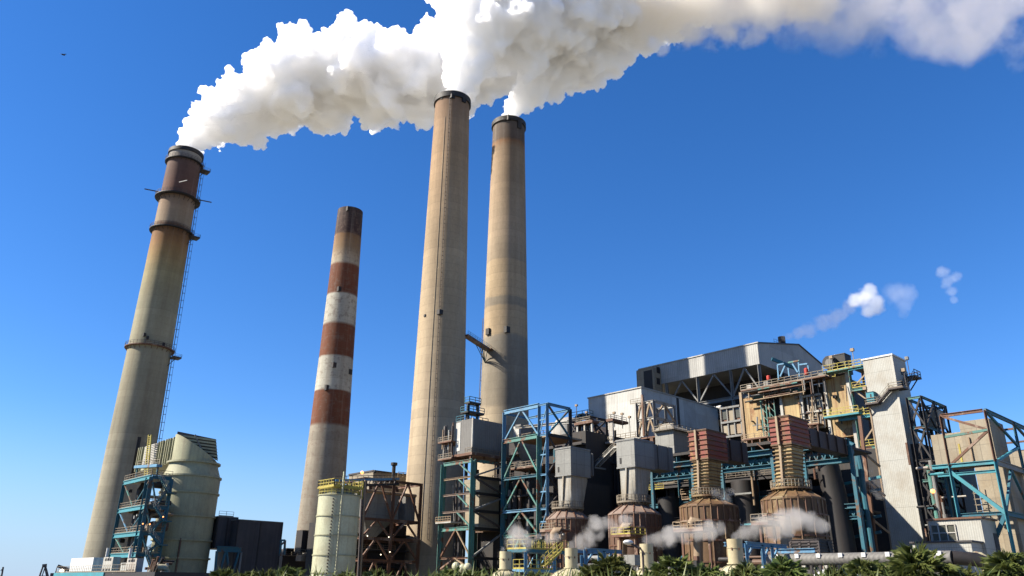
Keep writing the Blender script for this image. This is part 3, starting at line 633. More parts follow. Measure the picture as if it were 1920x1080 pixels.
# ducts running back from the inlet boxes
for k, (xr, dy, m, lab) in enumerate(((1112, .5, 'greybox', 'short grey duct behind the leftmost grey inlet box'), (1261, .3, 'greybox', 'long grey duct box reaching right from the second grey inlet'), (1400, .6, 'deepbrown', 'dark brown duct behind the shorter red inlet'), (1590, .8, 'deepbrown', 'dark brown duct behind the tallest red inlet'))):
    x0, x1, y0, y1, z0, z1_ = vs[k][2]; xe = solX(y0+dy, z1_-dy, xr)
    T = thing('flue_duct', lab, 'duct', 'ducts behind the vessel inlets', (x1, y0, 0)); box('casing', MT[m], T, x1+.1, xe, y0+dy, y1-.3, z0+dy, z1_-dy)
    n = max(2, int((xe-x1)/3))
    for i in range(n): x = x1+(xe-x1)*(i+.5)/n; MB().box(x-.15, x+.15, y0+dy-.25, y0+dy, z0+dy, z1_-dy).build('stiffener', MT[m], T)

# ------------------------------------------------------------------ dark plant behind the vessels
XW = 158.0
zt = at(1230, 868, X=XW).z
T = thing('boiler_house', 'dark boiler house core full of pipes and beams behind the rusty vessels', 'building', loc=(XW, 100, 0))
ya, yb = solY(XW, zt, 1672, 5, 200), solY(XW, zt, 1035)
box('wall', MT['shadedark'], T, XW+14, XW+45, ya, yb, 0, zt)
box('floor_slab', MT['shadedark'], T, XW-9, XW+10, ya+16, yb, zt-.6, zt)
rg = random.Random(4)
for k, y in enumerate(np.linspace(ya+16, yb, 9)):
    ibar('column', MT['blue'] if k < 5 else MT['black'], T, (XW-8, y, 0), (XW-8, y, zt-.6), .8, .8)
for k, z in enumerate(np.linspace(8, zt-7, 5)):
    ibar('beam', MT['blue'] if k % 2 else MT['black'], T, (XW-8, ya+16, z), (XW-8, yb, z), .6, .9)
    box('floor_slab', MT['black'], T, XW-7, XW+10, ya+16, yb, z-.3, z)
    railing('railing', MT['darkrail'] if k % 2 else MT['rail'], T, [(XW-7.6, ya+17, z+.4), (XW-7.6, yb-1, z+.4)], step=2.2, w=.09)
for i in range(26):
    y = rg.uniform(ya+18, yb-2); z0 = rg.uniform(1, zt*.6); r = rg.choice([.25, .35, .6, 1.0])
    m = rg.choice(['black', 'dark', 'shadedark', 'rusttank', 'brown', 'greybox', 'blue'])
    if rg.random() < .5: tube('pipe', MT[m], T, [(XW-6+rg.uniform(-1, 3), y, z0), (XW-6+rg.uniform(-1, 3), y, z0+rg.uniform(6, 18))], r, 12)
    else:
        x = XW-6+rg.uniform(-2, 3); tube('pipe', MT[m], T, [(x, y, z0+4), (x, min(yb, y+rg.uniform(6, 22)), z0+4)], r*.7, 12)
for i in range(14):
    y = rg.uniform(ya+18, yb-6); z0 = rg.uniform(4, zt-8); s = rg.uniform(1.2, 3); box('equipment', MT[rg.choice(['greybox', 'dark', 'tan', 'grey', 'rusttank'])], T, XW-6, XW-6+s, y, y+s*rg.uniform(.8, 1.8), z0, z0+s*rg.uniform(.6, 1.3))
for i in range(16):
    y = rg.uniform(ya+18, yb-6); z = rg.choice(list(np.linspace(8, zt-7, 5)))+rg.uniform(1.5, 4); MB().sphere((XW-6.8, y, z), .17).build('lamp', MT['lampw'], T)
# big cylinders showing through, coloured black to stand for the shade on them
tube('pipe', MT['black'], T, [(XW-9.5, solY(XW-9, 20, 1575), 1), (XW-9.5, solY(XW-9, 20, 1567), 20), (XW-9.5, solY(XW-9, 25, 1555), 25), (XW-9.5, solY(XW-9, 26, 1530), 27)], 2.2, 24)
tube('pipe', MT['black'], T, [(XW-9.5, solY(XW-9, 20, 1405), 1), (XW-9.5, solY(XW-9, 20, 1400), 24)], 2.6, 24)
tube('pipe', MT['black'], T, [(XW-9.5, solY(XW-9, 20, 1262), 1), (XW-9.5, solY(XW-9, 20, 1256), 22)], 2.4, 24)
T = thing('pipe_maze', 'tangle of thin beams, pipes and ladders in the dark gaps behind the vessels', 'pipes', loc=(XW-10, 100, 0)); rg = random.Random(202)
for i in range(92):
    X = XW-rg.uniform(9.5, 13); y = rg.uniform(solY(XW-12, 15, 1600), yb-1); z = rg.uniform(4, zt-4); m = MT[rg.choice(['black', 'blue', 'tan', 'grey', 'brown', 'cyan', 'darkrail', 'black', 'rusttank', 'dark'])]; k = i % 5
    if k == 0: tube('pipe', m, T, [(X, y, z-rg.uniform(2, 9)), (X, y, z)], rg.uniform(.1, .35), 8)
    elif k == 1: bar('beam', m, T, (X, y, z), (X, y+rg.uniform(2, 8), z), rg.uniform(.15, .4))
    elif k == 2: l = rg.uniform(2, 5); bar('brace', m, T, (X, y, z), (X, y+l, z-l*rg.choice([-1, 1])), rg.uniform(.12, .25))
    elif k == 3: s = rg.uniform(.4, 1.4); box('cabinet', m, T, X, X+s, y, y+s, z-s, z)
    else: l = rg.uniform(2, 5); railing('railing', MT[rg.choice(['rail', 'tan', 'yellow', 'darkrail'])], T, [(X, y+l, z), (X, y, z)], w=.09)
# big blue girders that bridge behind the inlet ducts
def girder(lab, X, pxa, pxb, y_at_a, h, m, w=1.6):
    p = at(pxa, y_at_a, X=X); yb_ = solY(X, p.z, pxb); T = thing('pipe_bridge', lab, 'girder', 'blue pipe bridges between the vessels', (X, p.y, 0))
    ibar('girder', m, T, (X, p.y, p.z), (X, yb_, p.z), w, h); tube('pipe', m, T, [(X+1, p.y, p.z-h*1.1), (X+1, yb_, p.z-h*1.1)], .6, 12); ibar('girder', m, T, (X+.4, p.y, p.z-h*2.3), (X+.4, yb_, p.z-h*2.3), w*.7, h*.7)
    b = MB(); n = 6
    for i in range(n): u = p.y+(yb_-p.y)*i/n; v = p.y+(yb_-p.y)*(i+.5)/n; b.bar((X+.4, u, p.z-h*.5), (X+.4, v, p.z-h*2), .2); b.bar((X+.4, v, p.z-h*2), (X+.4, p.y+(yb_-p.y)*(i+1)/n, p.z-h*.5), .2)
    b.build('lattice', m, T)
    box('deck', MT['black'], T, X+.6, X+9, min(p.y, yb_), max(p.y, yb_), p.z-h*.5-.4, p.z-h*.5)
    for y in (p.y, yb_): bar('leg', m, T, (X, y, 0), (X, y, p.z-h*.5), .6)
    return T
girder('blue pipe bridge right of the tallest red inlet duct', 138, 1592, 1505, 829, 1.3, MT['blue'])
girder('blue pipe bridge between the two red inlet ducts', 138, 1447, 1352, 848, 1.1, MT['blue'])
girder('blue pipe bridge between the grey and the red inlet ducts', 138, 1298, 1222, 869, 1.1, MT['blue'])
girder('low blue pipe bridge behind the right end of the largest vessel', 148, 1612, 1552, 948, .9, MT['blue'], 1)
T = thing('bent_duct', 'curved blue support arm beside the white lift tower', 'steelwork', loc=tuple(at(1597, 1000, X=150)))
pts = [at(x, y, X=150) for x, y in ((1585, 828), (1600, 835), (1610, 855), (1616, 885), (1620, 925), (1640, 1050))]
MB().tube(pts, .5, 8).build('arm', MT['blue'], T, True)
bar('arm', MT['blue'], T, at(1604, 850, X=151), at(1627, 1060, X=151), .4)
bar('column', MT['brown'], T, at(1612, 780, X=152), at(1646, 1060, X=152), .6)
for ya_, yb2 in (((1612, 842), (1650, 875)), ((1618, 895), (1660, 930)), ((1625, 965), (1668, 1000))): bar('brace', MT['tan'], T, at(*ya_, X=153), at(*yb2, X=156), .35)
for y in (902, 925, 975, 1005): bar('beam', MT['cyan'] if y == 902 else MT['blue'], T, at(1548, y+12, X=152), at(1652, y-8, X=152), .5)
# ------------------------------------------------------------------ hall on columns
XH = 199.0
x0, x1, y0, y1, z0, z1_ = boxpx(1420, 643, XH, 1197, 1496, 682)
T = thing('turbine_hall', 'long grey hall high on columns with a sloping right gable and black roof vent', 'building', loc=(XH, y0, 0))
zsl = z1_-(z1_-z0)*.0; xs = solX(y0, z1_, 1496)
# gable end with its slope
xr = solX(y0, z0+2.5, 1541); dep = y1
pr_, pe_ = at(1497, 646.5, Y=y0), at(1541, 684, Y=y0); ph_ = at(1541, 720, Y=y0)
b = MB(); sec_ = [(x0, z0), (pr_.x, z0), (pr_.x, z0-6), (pe_.x, z0-6), (pe_.x, pe_.z), (pr_.x, pr_.z), (x0, z1_)]
b.hexa([(x, y0, z) for x, z in sec_][::-1], [(x, dep, z) for x, z in sec_][::-1])
b.build('wall', MT['hall'], T)
MB().box(x0-.25, x0+.3, y0-.3, y1, z1_+.0, z1_+.3).build('roof_edge', MT['pale'], T)
bar('roof_edge', MT['dark'], T, (x0, y0-.1, z1_+.1), (pr_.x, y0-.1, pr_.z+.1), .35); bar('roof_edge', MT['dark'], T, (pr_.x, y0-.1, pr_.z+.1), (pe_.x, y0-.1, pe_.z+.1), .35)
p = at(1466, 640, Y=y0+3); zr_ = z1_+(pr_.z-z1_)*(p.x-x0)/(pr_.x-x0); MB().lathe([(1.1, zr_-.2), (1.1, p.z+1.4)], p.x, p.y, 20).build('roof_vent', MT['black'], T, True)
railing('railing', MT['black'], T, [(p.x-5, p.y, zr_-.2), (p.x-1.4, p.y, zr_-.2), (p.x-1.4, p.y-1.5, zr_-.2)], h=1.6)
zf = solZ(XH, y0, 765)
box('back_wall', MT['shadedark'], T, XH+14, XH+30, y0, y1, zf, z0)
box('floor_slab', MT['shadedark'], T, XH+1.5, XH+14, y0, y1, zf-1, zf)
for px in (1422, 1370, 1308, 1250):
    y = solY(XH+.6, z0, px) if px != 1422 else y0+.6; ibar('column', MT['grey'], T, (XH+.6, y, zf), (XH+.6, y, z0), .9, .9)
cy_ = [y0+.6]+[solY(XH+.6, z0, px) for px in (1370, 1308, 1250)]
for a, b2 in zip(cy_, cy_[1:]):
    m_ = (a+b2)/2; 
    for q in (a, b2): bar('brace', MT['grey'], T, (XH+.6, m_, z0-.2), (XH+.6, q, z0-(z0-zf)*.62), .4)
ibar('beam', MT['grey'], T, (XH+.3, y0, z0-(z0-zf)*.66), (XH+.3, y1, z0-(z0-zf)*.66), .8, 1.1)
ibar('beam', MT['brown'], T, (XH+9, y0+1, z0-(z0-zf)*.8), (XH+9, y1, z0-(z0-zf)*.8), .8, 1.1)
for i, px in enumerate((1262, 1283, 1335, 1352)):
    y = solY(XH+4, z0-8, px); tube('skylight', MT['whiteclean'], T, [(XH+4, y, z0-(z0-zf)*.74), (XH+4, y+3.5, z0-(z0-zf)*.74)], .55, 10)
b = boxpx(1224, 688, XH-4, 1193, 1240); box('end_bay', MT['concpan'], T, b[0], b[1], b[2], b[3], b[5]-22, b[5])
for yy in (694, 715): p = at(1234, yy, Y=b[2]); box('opening', MT['black'], T, p.x-.8, p.x+.8, b[2]-.15, b[2], p.z-1, p.z+1)
box('painted_shadow', MT['black'], T, b[0]-.12, b[0], b[2]+.4, b[2]+(b[3]-b[2])*.55, b[5]-21, b[5]-.8)  # flat black sheet standing in for the shadow on this wall
# columns to the ground under the hall
for y in (y0+6, (y0+y1)/2, y1-6): bar('column', MT['shadedark'], T, (XH+12, y, 0), (XH+12, y, zf-1), 1.6)
# white walled building left of the hall
b = boxpx(1202, 727, 164, 1103, 1345); x0, x1, y0, y1, z0, z1_ = b; zb = solZ(164, y0, 798)
T = thing('white_building', 'white windowless building block with one bright wall left of the grey hall', 'building', loc=(164, y0, 0))
box('wall', MT['white'], T, x0, x1, y0, y1, 0, z1_)
MB().box(x0-.25, x1, y0-.25, y1+.2, z1_+.01, z1_+.3).build('roof_edge', MT['pale'], T)
xj = solX(y0, z1_, 1268); box('joint', MT['black'], T, xj, xj+1, y0-.12, y0, z1_-11, z1_-.1)
zc = solZ(164, y0, 778); railing('railing', MT['rail'], T, [(x0-2.5, y1, zc-6), (x0-2.5, y0-1, zc-6)], h=1.3, w=.12)
box('ledge', MT['pale'], T, x0-2.6, x0, y0-1, y1, zc-6.6, zc-6.1)
xa = solX(y0, z1_-9, 1265); MB().box(xa, x1, y0-3, y0, z1_-13.4, z1_-12.6).build('gallery', MT['grey'], T)
for i in range(5): x = xa+(x1-xa)*i/5; bar('brace', MT['grey'], T, (x, y0-2.8, z1_-13.4), (x+(x1-xa)/5, y0-2.8, z1_-19), .5)
# lattice cage in front of its corner
b = boxpx(1226, 752, 154, 1194, 1264, 815); x0, x1, y0, y1, z0, z1_ = b
T = thing('steel_cage', 'open rusty and grey steel cage before the corner of the white building', 'steelwork', loc=(154, y0, 0))
frame(T, [x0, x1], [y0, (y0+y1)/2, y1], [z0, (z0+z1_)/2, z1_], MT['grey'], MT['pale'], MT['tan'], .6, .6, .4, 'V')
box('platform', MT['brown'], T, x0-.5, x1, y0-.5, y1+.5, z0-.7, z0-.35)
bar('column', MT['brown'], T, (x0-.4, y0+(y1-y0)*.6, z0), (x0-.4, y0+(y1-y0)*.6, z1_+2), .5)
railing('railing', MT['rail'], T, [(x0, y1+2, z1_+.3), (x0, y0+3, z1_+.3)], w=.1)
for q in (0, 1): bar('leg', MT['brown'], T, (x0+q*(x1-x0), y0+1, 0), (x0+q*(x1-x0), y0+1, z0-.7), .9)
# concrete hopper roof at its right
b = boxpx(1262, 806, 150, 1228, 1300); x0, x1, y0, y1, z0, z1_ = b
T = thing('hopper_house', 'pale grey hopper house with sloping roof between the grey and red inlet ducts', 'building', loc=(x0, y0, 0))
MB().box(x0, x1, y0, y1, z1_-8, z1_).build('wall', MT['galv'], T)
zq = z1_; MB().hexa([(x0-1, y0-1, zq+.02), (x1, y0-1, zq+.02), (x1, y1, zq+.02), (x0-1, y1, zq+.02)], [(x0+2, y0+2.5, zq+2.2), (x1-1, y0+2.5, zq+1.9), (x1-1, y1-1, zq+1.9), (x0+2, y1-1, zq+2.2)]).build('roof', MT['galvrust'], T)
railing('railing', MT['rail'], T, [(x0-1, y1, z1_+.1), (x0-1, y0-1, z1_+.1), (x1+6, y0-1, z1_+.1)], w=.1)
box('support', MT['shadedark'], T, x0+2, x1, y0+2, y1-1, 0, z1_-8)

# ------------------------------------------------------------------ yellow stained boiler casing
XC = 178.0
x0, x1, y0, y1, z0, z1_ = boxpx(1588, 702, XC, 1386, 1600)
zb = solZ(XC, y0, 850)
T = thing('boiler_casing', 'yellow rust stained boiler casing with panelled bays under a cluttered catwalk', 'building', loc=(XC, y0, 0))
box('wall', MT['shadedark'], T, x0+2.5, x1+12, y0+.5, y1, 0, z1_-.5)
YC = lambda px, z=z1_: solY(XC, z, px)
for k, (a, c, m) in enumerate(((1588, 1545, 'yellowcase'), (1499, 1462, 'yellowcase'), (1427, 1389, 'yellowcase'))):
    ya_, yb_ = YC(a), YC(c); box('bay', MT[m], T, x0, x0+2.4, ya_, yb_, zb if k else zb+4, z1_-(0 if k == 0 else 1.5))
    for q in (ya_, yb_): MB().box(x0-.35, x0+.3, q-.35, q+.35, zb, z1_+.3).build('pilaster', MT['pale'] if k < 2 else MT['tan'], T)
box('wall', MT['shadedark'], T, x0+1.7, x1, y1+.01, YC(1349), 0, solZ(XC, YC(1386), 758))
for (a, c, yt, yb_) in ((1540, 1500, 738, 800), (1387, 1350, 760, 815)):
    ya_, yb2 = YC(a, z1_-6), YC(c, z1_-6); zt_ = solZ(XC, ya_, yt); zl = solZ(XC, ya_, yb_)
    w = box('panel', MT['brown'], T, x0+1, x0+1.6, ya_, yb2, zl, zt_)
    f = MB(); 
    for q in np.linspace(ya_, yb2, 4): f.bar((x0+.6, q, zl), (x0+.6, q, zt_), .3)
    for q in (zl, zl+(zt_-zl)*.5, zt_): f.bar((x0+.5, ya_, q), (x0+.5, yb2, q), .5)
    f.build('window_frame', MT['pale' if a == 1540 else 'grey'], T)
    g2 = MB()
    qs = np.linspace(ya_, yb2, 4)
    for i in range(3): g2.box(x0+.85, x0+.95, qs[i]+.3, qs[i+1]-.3, zl+(zt_-zl)*.62, zt_-.4)
    g2.build('glazing', MT['window'], T)
    for i in range(3): box('infill', MT['concpan'] if i else MT['tan'], T, x0+.8, x0+.95, qs[i]+.3, qs[i+1]-.3, zl+(zt_-zl)*.08, zl+(zt_-zl)*(.42 if i != 1 else .9))
# small teal lattice columns on the casing
for px in (1432, 1447):
    q = YC(px); b = MB()
    for s in (-.7, .7): b.bar((x0-1, q+s, zb), (x0-1, q+s, z1_-3), .22)
    n = 9
    for i in range(n): za, zc_ = zb+(z1_-3-zb)*i/n, zb+(z1_-3-zb)*(i+1)/n; b.bar((x0-1, q-.7, za), (x0-1, q+.7, zc_), .14)
    b.build('lattice_post', MT['teal'], T)
# catwalk and pipe clutter along the casing head
Tc = thing('catwalk', 'long cluttered catwalk with pipes and railings along the top of the yellow casing', 'catwalk', loc=(x0, y0, z1_))
zk = z1_+.5; yA, yB = YC(1560), YC(1402)
box('deck', MT['brown'], Tc, x0-3.4, x0+2, yA, yB, zk-.9, zk-.6)
railing('railing', MT['rail'], Tc, [(x0-3.3, yA, zk-.6), (x0-3.3, yB, zk-.6)], w=.12, h=1.3)
railing('railing', MT['yellow'], Tc, [(x0+1.9, yA, zk-.6), (x0+1.9, yB, zk-.6)], w=.12, h=1.4)
rg = random.Random(12)
for i in range(12):
    m = rg.choice(['grey', 'pale', 'brown', 'teal', 'black', 'tan', 'dark']); x = x0-rg.uniform(-1, 4); z = zk-rg.uniform(1.0, 3.4)
    a = rg.uniform(yA, yB-6); c = min(yB, a+rg.uniform(8, 26)); tube('pipe', MT[m], Tc, [(x, a, z), (x, c, z)], rg.uniform(.12, .3), 8)
for i in range(16):
    m = rg.choice(['black', 'brown', 'tan', 'grey', 'dark']); y = rg.uniform(yA, yB); x = x0-rg.uniform(.5, 3.5); bar('hanger', MT[m], Tc, (x, y, zk-rg.uniform(2.5, 4.5)), (x, y, zk-.9), rg.uniform(.15, .3))
for i in range(12):
    m = rg.choice(['pale', 'tan', 'grey', 'black', 'yellow', 'teal']); y = rg.uniform(yA, yB); x = x0-rg.uniform(-1, 2.6); s = rg.uniform(.5, 1.3); box('cabinet', MT[m], Tc, x, x+s, y, y+s*1.2, zk-.6, zk-.6+s*rg.uniform(.8, 1.6))
rg = random.Random(71)
Tl = thing('catwalk', 'rusty lower catwalk with pipes along the foot of the yellow casing bays', 'catwalk', loc=(x0, y0, z1_-12)); zk2 = solZ(XC, y0, 800)
for (pa_, pb_, dz) in ((1440, 1392, 0), (1534, 1470, 1.5)):
    a_, b_2 = YC(pa_), YC(pb_); box('deck', MT['brown'], Tl, x0-2.6, x0-.1, a_, b_2, zk2+dz-.3, zk2+dz); railing('railing', MT['tan'], Tl, [(x0-2.5, a_, zk2+dz), (x0-2.5, b_2, zk2+dz)], w=.13)
    for k in range(5): y = a_+(b_2-a_)*rg.random(); bar('post', MT['brown'], Tl, (x0-2.3, y, zk2+dz-7), (x0-2.3, y, zk2+dz-.3), .3); bar('brace', MT['tan'], Tl, (x0-2.3, y, zk2+dz-7), (x0-2.3, y+1.5, zk2+dz-3.5), .15)
for i in range(13):
    y = rg.uniform(yA-4, yB+2); za = rg.uniform(zk2, z1_-4); zb2 = za+rg.uniform(2, 7); m = rg.choice(['brown', 'tan', 'black', 'darkrail', 'grey', 'rusttank']); tube('pipe', MT[m], Tl, [(x0-.6-rg.random(), y, za), (x0-.6-rg.random()*.2, y, zb2)], rg.uniform(.08, .22), 7)
for i in range(4):
    y = rg.uniform(yA-4, yB); z = rg.uniform(zk2, z1_-3); m = rg.choice(['brown', 'tan', 'black', 'darkrail', 'grey']); tube('pipe', MT[m], Tl, [(x0-1, y, z), (x0-1, y+rg.uniform(2, 6), z)], rg.uniform(.08, .2), 7)
for i in range(14):
    y = rg.uniform(yA-4, yB); z = rg.uniform(zk2, z1_-3); s = rg.uniform(.3, .9); box('cabinet', MT[rg.choice(['black', 'brown', 'tan', 'rail'])], Tl, x0-.9, x0-.05, y, y+s, z, z+s)
p = at(1441, 708, X=x0-2); tag(MB().lathe([(.05, p.z-.7), (.45, p.z-.6), (.55, p.z), (.45, p.z+.5), (.05, p.z+.6)], p.x, p.y, 14).build('pressure_pot', MT['redpaint'], None, True), 'small orange red pot standing on the casing catwalk', 'pressure pot')
p = at(1512, 697, X=x0-2); tag(MB().lathe([(.05, p.z-.8), (.5, p.z-.7), (.52, p.z+.6), (.3, p.z+.9), (.05, p.z+.95)], p.x, p.y, 14).build('red_drum', MT['redpaint'], None, True), 'bright red drum hanging under the teal gantry', 'drum')
T = thing('gantry', 'small teal hoist gantry with a slanted jib on top of the boiler casing', 'gantry', loc=tuple(at(1480, 705, X=x0-1)))
for px, yt, yb_ in ((1458, 684, 712), (1478, 690, 706), (1497, 676, 706), (1515, 684, 700)): bar('post', MT['lblue'], T, at(px, yt, X=x0-1), at(px+2, yb_, X=x0-1), .3)
bar('jib', MT['blue'], T, at(1447, 673, X=x0-1.5), at(1490, 690, X=x0+3), .5, .8)
for a, c in (((1458, 684), (1470, 682)), ((1478, 680), (1499, 676)), ((1499, 684), (1514, 682)), ((1486, 682), (1496, 698)), ((1472, 686), (1463, 706))): bar('beam', MT['lblue'] if a[0] != 1478 else MT['teal'], T, at(*a, X=x0-1.2), at(*c, X=x0-1.2), .35)
b = boxpx(1583, 663, x0+2, 1548, 1595, 690)
T = thing('fan_housing', 'black fan housing standing on the boiler casing roof under the sky', 'fan', loc=(b[0], b[2], b[4]))
box('casing', MT['black'], T, b[0], b[1], b[2], b[3], b[4]-1, b[5]); box('lid', MT['dark'], T, b[0]-.1, b[1]+.1, b[2]-.1, b[3]+.1, b[5]+.01, b[5]+.2)
MB().tube([(b[0]-1.2, b[2]+(b[3]-b[2])*.75, (b[4]+b[5])/2), (b[0], b[2]+(b[3]-b[2])*.75, (b[4]+b[5])/2)], 1.7, 20).build('volute', MT['black'], T, True)
MB().tube([(b[0]-1.3, b[2]+(b[3]-b[2])*.75, (b[4]+b[5])/2), (b[0]-1.2, b[2]+(b[3]-b[2])*.75, (b[4]+b[5])/2)], .9, 20).build('inlet', MT['greybox'], T, True)
# stair bay with yellow rails between casing and lift tower
xs_ = 176.0
b = boxpx(1626, 684, xs_, 1592, 1640)
T = thing('stair_bay', 'open teal stair bay with bright yellow railings between casing and lift tower', 'steelwork', loc=(xs_, b[2], 0))
zz = [solZ(xs_, b[3], y) for y in (1000, 935, 838, 780, 729, 690)]
ys2 = [b[2]-2, b[3]]
for y in ys2: ibar('column', MT['teal'], T, (xs_, y, 0), (xs_, y, zz[-1]), .7, .7); ibar('column', MT['brown'], T, (xs_+7, y, 0), (xs_+7, y, zz[-1]), .7, .7)
for k, z in enumerate(zz):
    box('deck', MT['grey'], T, xs_-.3, xs_+6.5, ys2[0]+.5, ys2[1]-.4, z-.3, z)
    ibar('beam', MT['cyan'] if k % 2 else MT['teal'], T, (xs_-.5, ys2[0], z-.5), (xs_-.5, ys2[1]+(4 if k == 3 else 0), z-.5), .4, .6)
    railing('railing', MT['yellow'], T, [(xs_-.5, ys2[0]+.3, z), (xs_-.5, ys2[1]-.3, z)], h=1.3, w=.09)
    if k: stairs(T, MT['rail'], (xs_+2+(k % 2)*2, ys2[0]+1, zz[k-1]), (xs_+2+(k % 2)*2, ys2[1]-1, z), 1.2, 12, MT['yellow']); bar('brace', MT['tan'], T, (xs_, ys2[k % 2], zz[k-1]), (xs_, ys2[1-k % 2], z), .3)
p0, p1 = at(1548, 781, X=xs_-1), at(1588, 772, X=xs_-1)
Tb = thing('walkway', 'pale walkway with bright yellow railings below the right casing bay', 'walkway', loc=(p0.x, p0.y, p0.z)); zz_ = (p0.z+p1.z)/2
box('deck', MT['cyan'], Tb, xs_-2, xs_+1.2, p1.y-3, p0.y, zz_-.8, zz_-.4); railing('railing', MT['yellow'], Tb, [(xs_-1.9, p1.y-3, zz_-.4), (xs_-1.9, p0.y, zz_-.4)], h=1.5, w=.1); railing('railing', MT['yellow'], Tb, [(xs_+1, p1.y-3, zz_-.4), (xs_+1, p0.y, zz_-.4)], h=1.5, w=.1)
p0 = at(1545, 690, X=xs_); p1 = at(1600, 676, X=xs_)
Tb = thing('walkway', 'roof walkway with yellow railings in front of the black fan housing', 'walkway', loc=tuple(p0)); zz_ = p0.z-1.2
box('deck', MT['teal'], Tb, xs_-1, xs_+1.5, p1.y-2, p0.y, zz_-.3, zz_); railing('railing', MT['yellow'], Tb, [(xs_-.9, p1.y-2, zz_), (xs_-.9, p0.y, zz_)], h=1.5, w=.1)
for px, y0_, y1_ in ((1602, 658, 684), (1561, 672, 690)):
    q = at(px, y1_, X=xs_+2); q2 = at(px, y0_, X=xs_+2); T = thing('floodlight', 'floodlight on a thin mast over the stair bay' if px == 1602 else 'small floodlight in front of the black fan housing', 'floodlight', loc=tuple(q))
    bar('mast', MT['grey'], T, q-_Z*1, Vector((q.x, q.y, q2.z)), .14); box('lamp_head', MT['tan'], T, q.x-.3, q.x+.3, q.y-.4, q.y+.4, q2.z, q2.z+.7)

# ------------------------------------------------------------------ white lift tower
XT = 170.0
x0, x1, y0, y1, z0, z1_ = boxpx(1672, 666, XT, 1617, 1697)
T = thing('lift_tower', 'tall narrow off-white ribbed lift tower with an outside stair near its top', 'tower', loc=(XT, y0, 0))
box('wall', MT['whitetower'], T, x0, x1, y0, y1, 0, z1_)
MB().box(x0-.2, x1+.2, y0-.2, y1+.2, z1_+.01, z1_+.35).build('roof_edge', MT['whiteclean'], T)
MB().box(x0-.12, x0+.25, y0-.12, y0+.25, 0, z1_-.05).build('corner_trim', MT['pale'], T)
o = MB().box(x0-.13, x0+.26, y0-.13, y0+.27, solZ(x0, y0, 872), solZ(x0, y0, 830)).build('corner_trim', MT['brown'], T); o['label'] = 'rusty brown stretch of corner trim'
MB().box(x0-.12, x0+.2, y1-.2, y1+.12, 0, z1_-8).build('corner_trim', MT['tan'], T)
for s in (.55, .72): p = x0+(x1-x0)*s; box('vent', MT['black'], T, p-.35, p+.35, y0-.08, y0, z1_-3.6, z1_-2.4)
zl = solZ(x0, y0+5, 757); ya_ = solY(x0, zl, 1632); yb_ = solY(x0, zl, 1652); zu = solZ(x0, y0, 729)
Ts = thing('outside_stair', 'dark steel stair climbing the sunlit face and round the corner of the white lift tower', 'stair', loc=(x0, y0, zl))
box('landing', MT['darkrail'], Ts, x0-1.6, x0-.02, yb_, ya_+.5, zl-.3, zl)
railing('railing', MT['rail'], Ts, [(x0-1.6, yb_+.2, zl), (x0-1.6, ya_+.5, zl), (x0-.1, ya_+.5, zl)], w=.1)
stairs(Ts, MT['darkrail'], (x0-.9, yb_, zl), (x0-.9, y0+1.0, zu), 1.2, 16, MT['rail'])
box('landing', MT['darkrail'], Ts, x0-1.7, x0+1.2, y0-1.8, y0-.02, zu-.3, zu); box('landing', MT['darkrail'], Ts, x0-1.7, x0-.02, y0-.01, y0+1.4, zu-.3, zu)
railing('railing', MT['rail'], Ts, [(x0-1.6, y0+1.2, zu), (x0-1.6, y0-1.7, zu), (x0+1.1, y0-1.7, zu)], w=.1)
zq = solZ(x1, y0, 707)
stairs(Ts, MT['darkrail'], (x0+1.2, y0-.95, zu), (x1-.8, y0-.95, zq), 1.2, 14, MT['darkrail'])
box('landing', MT['darkrail'], Ts, x1-.8, x1+3, y0-1.8, y0-.02, zq-.3, zq); box('landing', MT['darkrail'], Ts, x1+.02, x1+3, y0+.02, y0+2, zq-.3, zq)
railing('railing', MT['darkrail'], Ts, [(x1-.6, y0-1.7, zq), (x1+2.9, y0-1.7, zq), (x1+2.9, y0+2, zq)], w=.12, h=1.4)
bar('bracket', MT['darkrail'], Ts, (x1+2.5, y0-1, zq-.3), (x1, y0-.1, zq-3), .2)
bar('bracket', MT['darkrail'], Ts, (x0-1.4, ya_, zl-.3), (x0-.05, ya_, zl-2.4), .2)
T2 = thing('booth', 'small turquoise booth on the lower landing of the lift tower stair', 'booth', loc=(x0-.9, ya_-2, zl))
box('cabin', MT['cyan'], T2, x0-1.45, x0-.1, yb_+.7, yb_+2.3, zl+.02, zl+2.3); box('window', MT['black'], T2, x0-1.49, x0-1.45, yb_+1.2, yb_+1.5, zl+1, zl+1.9); box('roof', MT['blue'], T2, x0-1.55, x0-.05, yb_+.6, yb_+2.4, zl+2.31, zl+2.4)
for lab, pp, hh in (('amber lamp on a post beside the turquoise booth', (x0-1.3, ya_+.1, zl), 3), ('orange lamp on a post at the tower corner landing', (x0+.8, y0-1.6, zu), 3.6), ('lamp on a thin mast over the tower side platform', (x1+2.8, y0+.5, zq), 4.6)):
    T2 = thing('post_lamp', lab, 'lamp', 'post lamps of the lift tower', pp); bar('post', MT['darkrail'], T2, pp, Vector(pp)+_Z*hh, .12); box('lamp_head', MT['tan'] if hh < 4 else MT['grey'], T2, pp[0]-.35, pp[0]+.35, pp[1]-.35, pp[1]+.35, pp[2]+hh, pp[2]+hh+.7)
